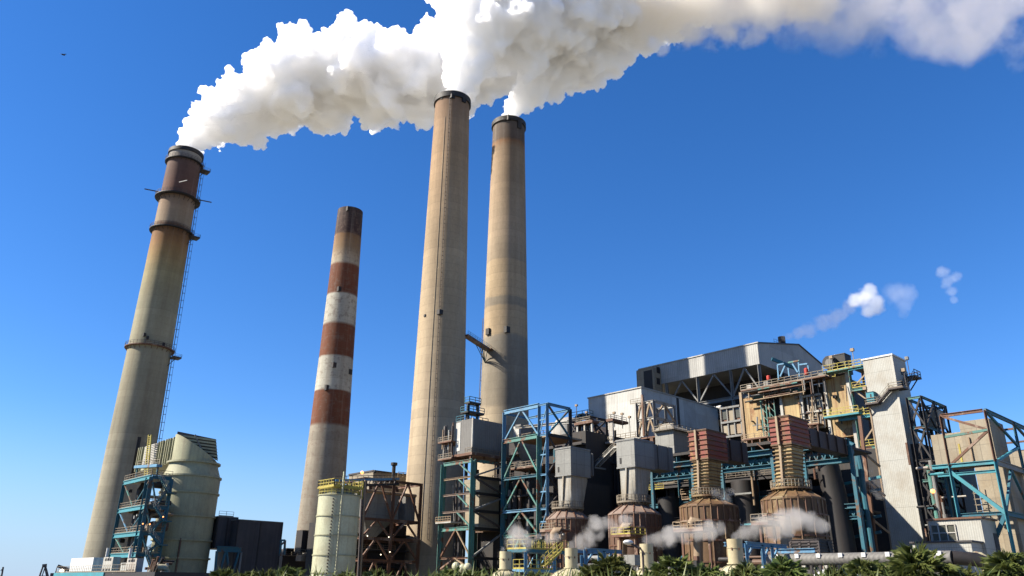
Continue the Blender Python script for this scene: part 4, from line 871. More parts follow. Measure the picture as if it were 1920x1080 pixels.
# ------------------------------------------------------------------ low buildings at the tower foot
b = boxpx(1838, 972, 143, 1740, 1866); x0, x1, y0, y1, z0, z1_ = b
T = thing('low_building', 'low off-white building with a wide square window right of the tower foot', 'building', loc=(x0, y0, 0))
box('wall', MT['whitetower'], T, x0, x1, y0, y1, 0, z1_); box('roof', MT['brown'], T, x0-.3, x1+.3, y0-.3, y1+.3, z1_+.01, z1_+.3)
ya_, yb_ = solY(x0, z1_-2, 1793), solY(x0, z1_-2, 1748); za, zb = solZ(x0, ya_, 1014), solZ(x0, ya_, 983)
w = box('window', MT['window'], T, x0-.06, x0, ya_, yb_, za, zb); f = MB()
for q in (ya_, ya_+(yb_-ya_)*.35, ya_+(yb_-ya_)*.7, yb_): f.bar((x0-.12, q, za), (x0-.12, q, zb), .18)
for q in (za, (za+zb)/2, zb): f.bar((x0-.13, ya_, q), (x0-.13, yb_, q), .16)
f.build('window_frame', MT['pale'], w)
box('doorway', MT['black'], T, x1-2.4, x1-.3, y0-.06, y0, 0, z1_-2)
b = boxpx(1820, 1016, 138, 1710, 1850); x0, x1, y0, y1, z0, z1_ = b
T = thing('annex', 'flat off-white annex in front of the lift tower foot behind the palms', 'building', loc=(x0, y0, 0))
box('wall', MT['whitetower'], T, x0, x1, y0, y1, 0, z1_); box('roof', MT['dark'], T, x0-.3, x1+.3, y0-.3, y1+.3, z1_+.01, z1_+.25)
# ------------------------------------------------------------------ right-hand frames and panelled blocks
XR = 150.0
x0, x1, y0, y1, z0, z1_ = boxpx(1846, 769, XR, 1763, 1990)
zm = solZ(XR, y0, 866); zl = solZ(XR, y0, 962); zll = solZ(XR, y0, 1040)
T = thing('open_trestle', 'tall open frame of rusty and bright blue beams at the right edge', 'steelwork', loc=(XR, y0, 0))
xm = [x0, x0+(x1-x0)*.33, x0+(x1-x0)*.66, x1]
for y in (y0, y1):
    ibar('column', MT['cyan'], T, (x0, y, 0), (x0, y, zm), .8, .8); ibar('column', MT['brown'], T, (x0, y, zm), (x0, y, z1_), .6, .6)
for x in xm[1:]: ibar('column', MT['blue'], T, (x, y0, 0), (x, y0, z1_), .7, .7)
ibar('beam', MT['brown'], T, (x0, y0+.3, z1_), (x0, y1, z1_), .4, .6); ibar('beam', MT['blue'], T, (x0+.3, y0, z1_), (x1, y0, z1_), .4, .7)
ibar('beam', MT['cyan'], T, (x0-.1, y0, zm), (x0-.1, solY(x0, zm, 1748), zm), .5, .7); ibar('beam', MT['cyan'], T, (x0-.1, y0, zm-1.5), (x0-.1, solY(x0, zm, 1756), zm-1.5), .4, .5); ibar('beam', MT['grey'], T, (x0+.3, y0, zm), (x1, y0, zm), .5, 1.0)
ibar('beam', MT['blue'], T, (x0+.3, y0, zl), (x1, y0, zl), .5, .8); ibar('beam', MT['blue'], T, (x0, y0, zl), (x0, y1, zl), .5, .6)
bar('brace', MT['brown'], T, (x0, y1, z1_), (x0, y0, (z1_+zm)/2+1), .4); bar('brace', MT['brown'], T, (x0, y1, zm), (x0, y0, (z1_+zm)/2+1), .4)
bar('beam', MT['teal'], T, (x0-.1, y1, (z1_+zm)/2+.6), (x0-.1, y0, (z1_+zm)/2+1), .4)
bar('brace', MT['cyan'], T, (x0-.1, y1, zm-1), (x0-.1, y0, zl), .6)
bar('brace', MT['blue'], T, (x0, y1, 3), (x0, y0, zl), .6)
for i in range(3):
    a, c = xm[i], xm[i+1]; bar('brace', MT['blue'], T, (a, y0, z1_), (c, y0, (z1_+zm)/2), .4); bar('brace', MT['cyan'], T, (a, y0, zm), (c, y0, (z1_+zm)/2), .4)
    bar('brace', MT['blue'], T, (a, y0, zl), ((a+c)/2, y0, zm-.5), .4); bar('brace', MT['blue'], T, (c, y0, zl), ((a+c)/2, y0, zm-.5), .4)
    bar('beam', MT['brown'], T, (c, y0, z1_-1), (c, y0+12, z1_-1), .35)
x0b = XR+8
b = boxpx(1853, 784, x0b, 1797, 1880); z2b = solZ(x0b, b[2], 866)
T = thing('panel_block', 'tan panelled block inside the frame at the right, with frame shadows on it', 'building', loc=(b[0], b[2], 0))
yL = solY(x0b, b[5]-3, 1742)
box('upper_wall', MT['concpan'], T, b[0], b[1], b[2], b[3], z2b, b[5]); box('side_bay', MT['concpan'], T, b[0]+1.4, b[1], b[3]+.01, yL, z2b+.3, b[5]-1.6)
box('lower_wall', MT['concpan'], T, b[0]+.6, b[1]+2, b[2]-1, b[3]-1, 0, z2b-.5)
bar('drainpipe', MT['yellow'], T, (b[0]-.2, b[3]+.6, z2b+.5), (b[0]-.2, b[3]+.6, b[5]-4), .3)
bar('drainpipe', MT['tan'], T, (b[0]-.2, b[3]-1.2, z2b+.5), (b[0]-.2, b[3]-1.2, b[5]-3), .25)
Tg = thing('caged_ladder', 'thin caged ladder on the shaded lower wall of the tan block', 'ladder', loc=(b[0], b[2]+2, 5)); q = at(1838, 930, X=b[0]-.5)
for s in (0, 1.0): bar('rail', MT['rail'], Tg, (b[0]-.3, q.y+s, q.z-9), (b[0]-.3, q.y+s, q.z+2), .12)
r_ = MB()
for i in range(10): r_.bar((b[0]-.3, q.y, q.z-8.5+i), (b[0]-.3, q.y+1, q.z-8.5+i), .1); r_.bar((b[0]-1.0, q.y, q.z-8.5+i), (b[0]-.3, q.y, q.z-8.5+i), .08); r_.bar((b[0]-1.0, q.y, q.z-8.5+i), (b[0]-1.0, q.y+1, q.z-8.5+i), .08)
r_.build('rungs', MT['rail'], Tg)
b2 = boxpx(1990, 838, 178, 1876, 2060); T = thing('panel_block', 'second tan block cut by the right edge of the picture behind the blue frame', 'building', loc=(b2[0], b2[2], 0)); box('wall', MT['concpan'], T, b2[0], b2[1], b2[2], b2[3], 0, b2[5]); box('roof', MT['dark'], T, b2[0], b2[1], b2[2], b2[3], b2[5]+.01, b2[5]+.2)
# darker lattice and bins between tower and right frame
x0, x1, y0, y1, z0, z1_ = boxpx(1727, 744, 168, 1700, 1773)
zc = [0]+[solZ(x0, y0, y) for y in (1000, 950, 900, 862, 800, 744)]
T = thing('lattice_trestle', 'dark braced lattice frame directly right of the white lift tower', 'steelwork', loc=(x0, y0, 0))
frame(T, [x0, (x0+x1)/2, x1], [y0, y1], zc, MT['black'], [MT['black'], MT['blue'], MT['teal']], MT['black'], .6, .5, .35, 'X')
b = boxpx(1757, 768, 176, 1722, 1769, 800)
T = thing('bin', 'small tan bin high inside the dark lattice frame', 'bin', loc=(b[0], b[2], b[4])); box('casing', MT['concpan'], T, *b); railing('railing', MT['black'], T, [(b[0], b[3], b[5]), (b[0], b[2], b[5]), (b[1], b[2], b[5])], w=.12)
bar('leg', MT['black'], T, (b[0]+1, b[2]+1, 0), (b[0]+1, b[2]+1, b[4]), .6); bar('leg', MT['black'], T, (b[1]-1, b[3]-1, 0), (b[1]-1, b[3]-1, b[4]), .6)
T = thing('pipe_rack', 'dense rack of teal and black pipes between lift tower and tan block', 'pipes', loc=(160, 55, 0)); rg = random.Random(9)
for i in range(22):
    X = rg.uniform(160, 166); px = rg.uniform(1715, 1775); yt = rg.uniform(860, 1000); p = at(px, yt, X=X)
    if i % 3: tube('pipe', MT[rg.choice(['black', 'dark', 'teal', 'grey', 'blue', 'brown'])], T, [(X, p.y, 0), (X, p.y, p.z)], rg.uniform(.15, .5), 10)
    else: tube('pipe', MT[rg.choice(['black', 'grey', 'teal', 'cyan', 'pale'])], T, [(X, p.y, p.z), (X, p.y-rg.uniform(2, 5), p.z)], rg.uniform(.15, .3), 8)
q = at(1749, 921, X=159); MB().sphere(q, .4).build('lamp', MT['lamp'], T)

# ------------------------------------------------------------------ left: cream scrubber with louvred hood
DV = 200.0
q = at(360, 895, D=DV); vx, vy = q.x, q.y
def rad(D, y, xl, xr): a, b = ray(xl, y), ray(xr, y); return D*sin(abs(atan2(a.x, a.y)-atan2(b.x, b.y))/2)
rv = rad(DV, 897, 306, 416); zv = zpx(DV, 416, 900); zc = zpx(DV, 402, 878); rh = rad(DV, 875, 309, 403)
T = thing('absorber_tower', 'fat dull cream absorber tower with a slanted louvred hood, left of the black duct', 'vessel', loc=(vx, vy, 0))
MB().lathe([(rv*.97, 0), (rv, zv)], vx, vy, 64).build('body', MT['creamdull'], T, True)
MB().lathe([(rv, zv+.01), (rh, zc), (rh, zc+.8)], vx, vy, 64).build('roof', MT['creamdull'], T, True)
for y in (897, 927, 970, 1014, 1047): z = zpx(DV, 414, y+2); MB().ring(vx, vy, rv*.97, rv+.28, z-.18, z+.18, 64).build('stiffening_ring', MT['creamdull'], T)
MB().ring(vx, vy, rh-.1, rh+.5, zc+.5, zc+.9, 64).build('stiffening_ring', MT['creamdull'], T)
zp_ = zpx(DV, 353, 1012); p = face_pt(vx, vy, rv+.15, -.05, zp_); bar('pipe', MT['rusttank'], T, p, face_pt(vx, vy, rv+.15, -.05, 1), .3)
# hood: vertical cylinder cut by a slope falling to the right
zl_, zr_ = zpx(DV, 333, 816), zpx(DV, 402, 873)
rt = Vector((vy, -vx, 0)).normalized(); K = 48; bt = []; tp = []; rho = rh*.93
ztop = zl_
for j in range(K):
    t = 2*pi*j/K; d = Vector((cos(t), sin(t), 0)); s = d.dot(rt); bt.append((vx+d.x*rho, vy+d.y*rho, zc+.8))
    tt = (s+.93)/1.93; zt_ = ztop if tt < 0 else ztop-(ztop-zc-1.2)*tt**1.0; tp.append((vx+d.x*rho, vy+d.y*rho, zt_))
hood = MB().hexa(bt, tp).build('hood', MT['creamdull'], T, True)
# louvred box over the slope, built as a stiffened wedge
f_ = Vector((vx, vy, 0)).normalized()
def hp(s, w, z): return Vector((vx, vy, 0))+rt*s*rho+f_*w*rho+_Z*z
wl_ = [hp(-.93, -.37, ztop+.02), hp(1.0, -.5, zc+1.4), hp(1.0, .9, zc+3.4), hp(-.93, .37, ztop+.02)]
up = Vector((0, 0, .5)); top4 = [hp(-.93, -.37, ztop+.6), hp(.78, -.66, ztop-.8), hp(.78, .9, ztop-.8), hp(-.93, .37, ztop+.6)]
lv = MB(); lv.hexa([wl_[0], wl_[1], wl_[2], wl_[3]], [top4[0]+up*.0, top4[1], top4[2], top4[3]])
lo = lv.build('louvre_box', MT['dark'], T)
b = MB()
for i in range(7):
    u = (i+.5)/7; a_ = wl_[0].lerp(top4[0], u); c_ = wl_[0].lerp(wl_[1], u)
    e0 = wl_[0].lerp(wl_[1], u); e1 = top4[0].lerp(top4[1], min(1, u*1.0)); 
    e1 = top4[1].lerp(wl_[1], u) 
    b.bar(e0-f_*.3, e1-f_*.3, .3, .42)
b.build('louvres', MT['creamdull'], lo); bar('stiffener', MT['grey'], lo, wl_[0].lerp(wl_[1], .6)-f_*.35, top4[0].lerp(top4[1], .45)-f_*.35, .35)
# duct from the hood back to the leftmost stack
xa, xb = vx-rho*.93, vx+rho*.5; zb_ = zc+.6; ye = solY(vx-rho*.93, ztop, 258)
T = thing('outlet_duct', 'pale ribbed duct running from the absorber hood back to the leftmost smoke stack', 'duct', loc=(xa, vy, zb_))
box('casing', MT['creamdull'], T, xa, xb, vy+1, ye, zb_, ztop-.6)
y = vy+1.5; k = 0
while y < ye-1:
    if not (vy+rho*2.2 < y < vy+rho*2.2+9): MB().box(xa-.45, xa, y, y+.25, zb_, ztop-.5).build('stiffener', MT['creamdull'], T)
    y += 1.35 if k % 3 else 1.9; k += 1
yq = vy+rho*2.2
for i in range(13): z = zb_+.4+(ztop-1-zb_)*i/13; MB().box(xa-.5, xa, yq, yq+8.5, z, z+.28).build('louvre', MT['pale'], T)
ibar('outline_beam', MT['black'], T, (xa-.3, ye-1, zb_-2), (xa-.3, ye-1, ztop+2.5), .5, .5)
T = thing('ladder_mast', 'bright yellow caged ladder rising before the pale louvred duct', 'ladder', loc=tuple(at(272, 900, X=xa-2)))
for dx in (0, 6):
    bar('rail', MT['yellow'], T, at(270+dx, 905, X=xa-2), at(279+dx*.8, 815, X=xa-2), .28)
r_ = MB()
for i in range(22): u = i/22; r_.bar(at(270, 905, X=xa-2).lerp(at(279, 815, X=xa-2), u), at(276, 905, X=xa-2).lerp(at(284, 815, X=xa-2), u), .14)
r_.build('rungs', MT['yellow'], T)
# blue stair and pipe tower in front of it
XB = vx-rv-7
b = boxpx(284, 894, XB, 233, 322); x0, x1, y0, y1, z0, z1_ = b
zs = [0]+[solZ(XB, y0, y) for y in (1040, 1000, 950, 894)]
T = thing('stair_tower', 'blue braced steel stair tower with dark pipes beside the cream absorber', 'steelwork', loc=(XB, y0, 0))
for (x, y) in ((x0, y0), (x1, y0), (x0, y1), (x0, y0+2.2), (x1, y1)): ibar('column', MT['blue'], T, (x, y, 0), (x, y, zs[-1]), .45, .45)
rg = random.Random(21)
for k in range(1, 5):
    z = zs[k]; ibar('beam', MT['cyan'], T, (x0-.1, y0+.2, z), (x0-.1, y1, z), .4, .9); ibar('beam', MT['blue'], T, (x0+.2, y0, z), (x1, y0, z), .4, .7)
    box('deck', MT['grey'], T, x0+.3, x1-.3, y0+.3, y1-.2, z, z+.15); railing('railing', MT['rail'], T, [(x0-.1, y1, z+.5), (x0-.1, y0, z+.5)], w=.09); railing('railing', MT['rail'], T, [(x0, y0-.1, z+.4), (x1, y0-.1, z+.4)], w=.08)
    zp0 = zs[k-1]
    if k > 1:
        bar('brace', MT['blue'], T, (x0, y0, z), ((x0+x1)/2, y0, zp0), .3); bar('brace', MT['blue'], T, (x1, y0, z), ((x0+x1)/2, y0, zp0), .3)
    bar('brace', MT['lblue'] if k % 2 else MT['teal'], T, (x0, y1, z), (x0, y0+(y1-y0)*.45, zp0), .22); bar('brace', MT['blue'], T, (x0, y0, z), (x0, (y0+y1)/2, zp0), .2)
    zm_ = (z+zp0)/2; stairs(T, MT['blue'], (x0+1, y0-.8, zp0+.2), (x1-1, y0-.8, zm_), .9, 9, MT['grey']); stairs(T, MT['blue'], (x1-1, y0-1.9, zm_), (x0+1, y0-1.9, z), .9, 9, MT['grey'])
    box('landing', MT['blue'], T, x1-1, x1+.6, y0-2.4, y0-.2, zm_-.2, zm_)
ins = [('rusttank', .35, 1.0, 985), ('rusttank', .5, .8, 950), ('tan', .2, .3, 962), ('tan', .68, .35, 930), ('black', .8, .9, 905), ('dark', .6, 1.1, 960), ('black', .35, .5, 940)]
for m, fy, r, yt in ins:
    y = y0+(y1-y0)*fy; zt_ = solZ(x0+2, y, yt); pts = [(x0+2+fy, y, 0), (x0+2+fy, y, zt_-1.5), (x0+2.4+fy, y, zt_-.4), (x0+3.6+fy, y, zt_), (x0+7, y, zt_)]; tube('pipe', MT[m], T, pts, r, 12)
for i in range(14): y = rg.uniform(y0, y1); z = rg.uniform(zs[1], zs[4]-2); s = rg.uniform(.4, 1.0); box('equipment', MT[rg.choice(['tan', 'pale', 'brown', 'grey', 'black'])], T, x0+.5, x0+.5+s, y, y+s, z, z+s)
for px, y in ((306, 969), (268, 982), (281, 983)): MB().sphere(at(px, y, X=x0-.3), .13).build('lamp', MT['lamp'], T)
pA = at(255, 872, X=x0+2); Tq = thing('walkway', 'short light blue walkway with railings at the foot of the yellow ladder', 'walkway', loc=tuple(pA)); pB = at(297, 872, X=x0+2)
bar('deck', MT['lblue'], Tq, at(256, 876, X=x0+4), at(299, 873, X=x0+4), 1.2, .6); railing('railing', MT['rail'], Tq, [at(256, 874, X=x0+4), at(299, 871, X=x0+4)], w=.09)
for xx in (258, 296): bar('leg', MT['blue'], Tq, at(xx, 876, X=x0+4), at(xx-4, 905, X=x0+4), .35)
# ------------------------------------------------------------------ equipment sheds on a blue deck
XE = 46.0
def shed(xe, yt, xl, xr, yb, m1, lab, win=True, X=XE, low=False):
    b = boxpx(xe, yt, X, xl, xr, yb); T = thing('equipment_shed', lab, 'shed', 'sheds on the blue deck', (b[0], b[2], b[4]))
    box('cabin', MT[m1], T, *b)
    if win:
        n = 3; w = (b[3]-b[2])
        for i in range(n): y = b[2]+w*(.18+i*.24); box('window', MT['black'], T, b[0]-.05, b[0], y, y+w*.16, b[5]-(b[5]-b[4])*.25, b[5]-(b[5]-b[4])*.08)
        if not low:
            for i in range(3): y = b[2]+w*(.12+i*.3); box('vent_panel', MT['black'], T, b[0]-.05, b[0], y, y+w*.17, b[4]+.1, b[4]+(b[5]-b[4])*.2)
            p = ((b[0]+b[1])/2-1, (b[2]+b[3])/2); MB().lathe([(.22, b[5]), (.22, b[5]+1.5)], *p, 12).build('vent_pipe', MT['whiteclean'], T, True)
    return b
sb = shed(176, 1045, 134, 200, 1073, 'whiteclean', 'long plain bright white shed at the left end of the blue deck', False)
shed(213, 1044, 195, 227, 1072, 'pale', 'tall grey shed with slotted windows nearer the white shed', X=XE+1)
shed(257, 1046.5, 239, 270.5, 1073, 'pale', 'tall grey shed with slotted windows farther right, under the blue tower')
shed(196.5, 1054, 188, 200, 1071, 'pale', 'small grey cabin squeezed behind the white shed', X=XE+3, low=True)
shed(238, 1055, 227, 239.5, 1071, 'pale', 'small grey cabin between the two tall grey sheds', X=XE+2, low=True)
p = at(258, 1076, X=XE-1); p2 = at(112, 1076, X=XE-1)
T = thing('blue_deck', 'cyan edged steel deck carrying the white and grey sheds', 'deck', loc=(XE, p.y, 0))
zd = sb[4]-.05; pe = at(275, 1078, X=XE-1)
yj = at(200, 1076, X=XE-1).y; box('deck', MT['cyan'], T, XE-1.5, XE+12, yj, p2.y+2, zd-.9, zd-.02); box('deck', MT['black'], T, XE-1.3, XE+12, pe.y-4, yj-.01, zd-1.2, zd-.02); railing('railing', MT['rail'], T, [(XE-1.4, p.y, zd), (XE-1.4, p2.y+1, zd)], w=.05, step=1)
for i in range(9): y = pe.y+(p2.y-pe.y)*i/8; bar('leg', MT['blue'], T, (XE-1, y, 0), (XE-1, y, zd-.9), .4)
T = thing('pipe_manifold', 'rusty tangle of pipes and valves below the blue stair tower', 'pipes', loc=(XE+8, pe.y-3, 0)); rg = random.Random(33)
for i in range(16):
    a = at(rg.uniform(268, 310), rg.uniform(1040, 1072), X=XE+7); m = MT[rg.choice(['brown', 'tan', 'rusttank', 'pale', 'black'])]; d = rg.choice([(0, 1), (1, 0), (2, 0)])
    tube('pipe', m, T, [a, a+Vector((d[1]*2.0, d[0]*1.0, 0 if d[1] else -rg.uniform(1, 4)))], rg.uniform(.15, .35), 8)
T = thing('elbow_pipe', 'cream pipe with a right angle bend in front of the absorber foot', 'pipe', loc=tuple(at(312, 1080, D=150)))
tube('pipe', MT['vent'], T, [at(296, 1064, D=150), at(308, 1064, D=150), at(311, 1065, D=150), at(312.5, 1070, D=150), at(311, 1095, D=150)], .55, 14); tube('vent_pipe', MT['pale'], T, [at(313, 1064, D=150), at(313.5, 1056, D=150)], .25, 10)
# ------------------------------------------------------------------ black duct boxes right of the absorber
for k, (xe, yt, xl, xr, yb, D, lab) in enumerate(((447.5, 975, 446.5, 530, 1095, 196, 'larger black clad duct box, its top sloping down to the right'), (410, 969, 402, 446, 1028, 198, 'smaller black clad duct box touching the cream absorber'))):
    q = at(xe, yt, D=D); b = boxpx(xe, yt, q.x, xl, xr, yb); T = thing('black_duct', lab, 'duct', 'black duct boxes', (q.x, q.y, 0)); box('casing', MT['dark'], T, b[0], b[1], b[2], b[2]+9, b[4], b[5])
    for s in (0, .5, 1): x = b[0]+(b[1]-b[0])*s; MB().box(x-.12, x+.12, b[2]-.15, b[2]-.002, b[4], b[5]).build('stiffener', MT['black'], T)
    MB().box(b[0]-.1, b[1]+.1, b[2]-.12, b[2]+9, b[5]+.01, b[5]+.2).build('cap', MT['grey'], T)
    if k: railing('railing', MT['rail'], T, [(b[0], b[2], b[5]+.2), (b[0]+3.5, b[2], b[5]+.2)])
q = at(407, 1029, D=194); b = boxpx(407, 1029, q.x, 405, 453)
T = thing('duct_trestle', 'blue trestle with slanted legs under the smaller black duct box', 'steelwork', loc=(q.x, q.y, 0))
ibar('beam', MT['blue'], T, (b[0], b[2], b[5]), (b[1], b[2], b[5]), .6, 1.2)
for s, e in ((0, .1), (.35, .1), (.4, .85), (1, 1), (.9, .6)): x = b[0]+(b[1]-b[0])*s; x2 = b[0]+(b[1]-b[0])*e; bar('leg', MT['blue'] if s < 1 else MT['grey'], T, (x, b[2], b[5]-.5), (x2, b[2], 0), .4)
T = thing('low_plant', 'low dark plant block with pipes and railings at the foot of the banded stack', 'building', loc=tuple(at(560, 1050, D=215)))
q = at(592, 1046, D=212); b = boxpx(530, 1042, at(530, 1042, D=214).x, 478, 640); box('wall', MT['shadedark'], T, b[0], b[1], b[2], b[2]+10, 0, b[5]); rg = random.Random(8)
for i in range(12): x = rg.uniform(b[0], b[1]); s = rg.uniform(.6, 2.2); box('equipment', MT[rg.choice(['black', 'dark', 'pale', 'grey', 'shadedark'])], T, x, x+s, b[2]+1, b[2]+3, b[5], b[5]+s*rg.uniform(.4, 1))
railing('railing', MT['rail'], T, [(b[0]-1, b[2]-.3, b[5]), (b[1], b[2]-.3, b[5])], w=.09)
T = thing('entry_shaft', 'black box standing against the foot of the banded stack', 'shaft', loc=tuple(at(573, 1036, D=205)))
q = at(564, 994, D=207); q2 = at(583, 996, D=207); zb_ = zpx(207, 573, 1036); MB().box(q.x, q2.x, q.y-1, q.y+2, zb_, q.z).build('casing', MT['black'], T); railing('railing', MT['rail'], T, [(q.x-1, q.y-1.5, zb_-.5), (q2.x+1, q.y-1.5, zb_-.5)], w=.1); box('base', MT['tan'], T, q.x, q2.x, q.y-1.8, q.y+1, zb_-2, zb_-.6)
q = at(592, 990, D=206); q2 = at(596, 990, D=206); T = thing('pillar', 'narrow black pillar squeezed between banded stack and cream silo', 'pillar', loc=tuple(q)); box('shaft', MT['black'], T, q.x, q2.x+.8, q.y-1, q.y+1, 0, q.z); box('cap', MT['dark'], T, q.x-.1, q2.x+.9, q.y-1.1, q.y+1.1, q.z, q.z+.25)
T = thing('blue_bracket_frame', 'small dark teal frame sticking out right of the larger black duct', 'steelwork', loc=tuple(at(530, 1040, D=196)))
for a, c in (((526, 1013), (535, 1013)), ((534.5, 1013), (533, 1040)), ((533, 1016), (526, 1023)), ((527, 1013), (525, 1042))): bar('beam', MT['blue'], T, at(*a, D=196), at(*c, D=196), .4)
# ------------------------------------------------------------------ cream silo
DS = 152.0; q = at(637, 930, D=DS); sx, sy = q.x, q.y; rs = rad(DS, 930, 597, 676); zs_ = zpx(DS, 597, 929)
T = thing('silo', 'pale cream round silo with ring seams and a yellow railed top', 'silo', loc=(sx, sy, 0))
MB().lathe([(rs, 0), (rs, zs_)], sx, sy, 72).build('body', MT['cream'], T, True); MB().lathe([(rs, zs_+.01), (rs*.3, zs_+.8)], sx, sy, 72).build('roof', MT['cream'], T, True)
for y in (929, 968, 1004, 1041, 1074): z = zpx(DS, 596, y); MB().ring(sx, sy, rs-.05, rs+.14, z-.12, z+.08, 72).build('seam_ring', MT['creamdull'], T)
b = MB()
for i in range(44): c = face_pt(sx, sy, rs+.1, -.28, 2+i*.55); b.bar(c-_Z*.08, c+_Z*.12, .22) if c.z < zs_-.5 else 0
b.build('rungs', MT['darkrail'], T)
b = MB(); p0, p1 = face_pt(sx, sy, rs+.12, .1, 1), face_pt(sx, sy, rs+.12, .1, zs_+4); b.bar(p0, p1, .22); b.build('drainpipe', MT['cream'], T)
for k in (.45, .9):
    o = MB().ring(sx, sy, rs-.08, rs, zs_+k*1.2-.04, zs_+k*1.2+.05, 48)
    if k == .45:
        for i in range(30): t = 2*pi*i/30; c = Vector((sx+cos(t)*(rs-.04), sy+sin(t)*(rs-.04), zs_)); o.bar(c, c+_Z*1.1, .07)
    o.build('railing', MT['yellow'], T)
x0, x1, y0, y1, z0, z1_ = boxpx(630, 914, sx-rs*.55, 612, 664, 929)
T = thing('filter_house', 'pale corrugated filter house with a bright yellow gallery on top of the cream silo', 'filter house', loc=(x0, y0, zs_))
box('wall', MT['pale'], T, x0, x1, y0, y1, zs_, z1_)
for i in range(9): y = y0+(y1-y0)*i/8; MB().box(x0-.12, x0, y-.07, y+.07, zs_, z1_).build('stiffener', MT['cream'], T)
for i in range(6): x = x0+(x1-x0)*i/5; MB().box(x-.07, x+.07, y0-.12, y0, zs_, z1_).build('stiffener', MT['cream'], T)
box('gallery', MT['yellow'], T, x0-1.2, x1+1.4, y0-1.2, y1+1.2, z1_+.01, z1_+.25); railing('railing', MT['yellow'], T, [(x0-1.1, y1+1.1, z1_+.25), (x0-1.1, y0-1.1, z1_+.25), (x1+1.3, y0-1.1, z1_+.25), (x1+1.3, y1+1.1, z1_+.25), (x0-1.1, y1+1.1, z1_+.25)], h=1.2, step=.9, w=.11)
for dx in (.2, 1.1): bar('ladder_rail', MT['yellow'], T, (x1+dx, y0-1.2, zs_-.5), (x1+dx, y0-1.2, z1_+1.4), .13)
# lattice column with the silo
T = thing('pipe_mast', 'thin rusty lattice pipe mast just right of the cream silo', 'mast', loc=tuple(at(675, 1000, D=158)))
for dx in (0, 7): bar('rail', MT['tan'] if dx else MT['darkrail'], T, at(680+dx*.7, 900, D=160), at(671+dx*.6, 1090, D=160), .3)
b = MB()
for i in range(20): b.bar(at(680, 900, D=160).lerp(at(671, 1090, D=160), i/20), at(685, 900, D=160).lerp(at(675.2, 1090, D=160), (i+.5)/20), .15)
b.build('lacing', MT['rail'], T)
# ------------------------------------------------------------------ brown frame with hoppers
DB = 186.0; q = at(686, 897, D=DB); xb0 = q.x; x0, x1, y0, y1, z0, z1_ = boxpx(686, 897, xb0, 684, 790)
zs = [0]+[solZ(x0, y0, y) for y in (1050, 1008, 972, 897)]
T = thing('hopper_trestle', 'rusty brown braced frame between cream silo and tall tan stack', 'steelwork', loc=(x0, y0, 0))
frame(T, [x0, x0+(x1-x0)*.5, x1], [y0, y0+10], zs, MT['brown'], MT['brown'], MT['brown'], .5, .6, .38, 'V', 'y')
for dy in (2, 5, 8): tube('pipe', MT['tan'], T, [(x0, y0+dy, z1_-2.5), (x1, y0+dy, z1_-2.5)], .4, 10)
T = thing('hopper', 'grey sided hopper with a cone bottom inside the rusty brown frame', 'hopper', loc=(x0+2, y0+4, zs[3]))
box('bin', MT['galv'], T, x0+1.5, x0+11, y0+2, y0+9, zs[3]+.5, zs[3]+(z1_-zs[3])*.72); box('bin', MT['greybox'], T, x0+13, x1, y0+2, y0+9, zs[3]+.5, zs[3]+(z1_-zs[3])*.72)
b = MB(); b.hexa([(x0+4.5, y0+4, zs[2]), (x0+6, y0+4, zs[2]), (x0+6, y0+6, zs[2]), (x0+4.5, y0+6, zs[2])], [(x0+1.5, y0+2, zs[3]+.45), (x0+10, y0+2, zs[3]+.45), (x0+10, y0+9, zs[3]+.45), (x0+1.5, y0+9, zs[3]+.45)]); b.build('cone', MT['galv'], T)
T = thing('dark_block', 'dark unlit plant wall behind the rusty brown frame', 'building', loc=(x0, y0+11, 0)); box('wall', MT['shadedark'], T, x0-1, x1+4, y0+10.6, y0+22, 0, zs[3]); rg = random.Random(17)
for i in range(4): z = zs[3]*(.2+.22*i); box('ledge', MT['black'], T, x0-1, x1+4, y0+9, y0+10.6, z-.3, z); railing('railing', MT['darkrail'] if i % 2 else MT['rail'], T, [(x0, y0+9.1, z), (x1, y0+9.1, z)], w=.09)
for px, y in ((689, 1005), (729, 1007), (731, 1035), (714, 1040)): MB().sphere(at(px, y, D=DB+1), .13).build('lamp', MT['lampw'], T)
box('strip_window', MT['whiteclean'], T, x0-.2, x0+1.2, y0+10.3, y0+10.5, zs[2], z1_-6)
q = at(704, 890, D=215); b = boxpx(700, 884, q.x, 655, 790)
T = thing('far_building', 'plain grey flat roofed building with a roof vent behind the brown frame', 'building', loc=(b[0], b[2], 0)); box('wall', MT['concpan'], T, b[0], b[1], b[2], b[3], 0, b[5]); box('roof', MT['dark'], T, b[0]-.2, b[1], b[2]-.2, b[3]+.2, b[5]+.01, b[5]+.4)
p = at(738, 886, D=216); MB().lathe([(.5, b[5]-2), (.5, p.z+1.8), (.9, p.z+1.9), (.9, p.z+2.6)], p.x, p.y, 14).build('roof_vent', MT['black'], T, True); railing('railing', MT['tan'], T, [(b[0]+6, b[2]-3, b[5]-1.2), (b[1], b[2]-3, b[5]-1.2)], w=.14, h=1.4)
T = thing('pipe_gallery', 'long pipe gallery crossing above the silo toward the tall tan stack', 'gallery', loc=tuple(at(690, 900, D=178)))
a, c = at(628, 901, D=176), at(748, 898, D=190)
for dz, m in ((0, 'lblue'), (-1.2, 'black'), (.9, 'darkrail')): bar('chord', MT[m], T, a+_Z*dz, c+_Z*dz, .4 if dz <= 0 else .12, .5 if dz <= 0 else .12)
b = MB()
for i in range(12): b.bar(a.lerp(c, i/12)-_Z*1.2, a.lerp(c, (i+.5)/12), .18); b.bar(a.lerp(c, i/12), a.lerp(c, i/12)+_Z*.9, .1)
b.build('lacing', MT['darkrail'], T)
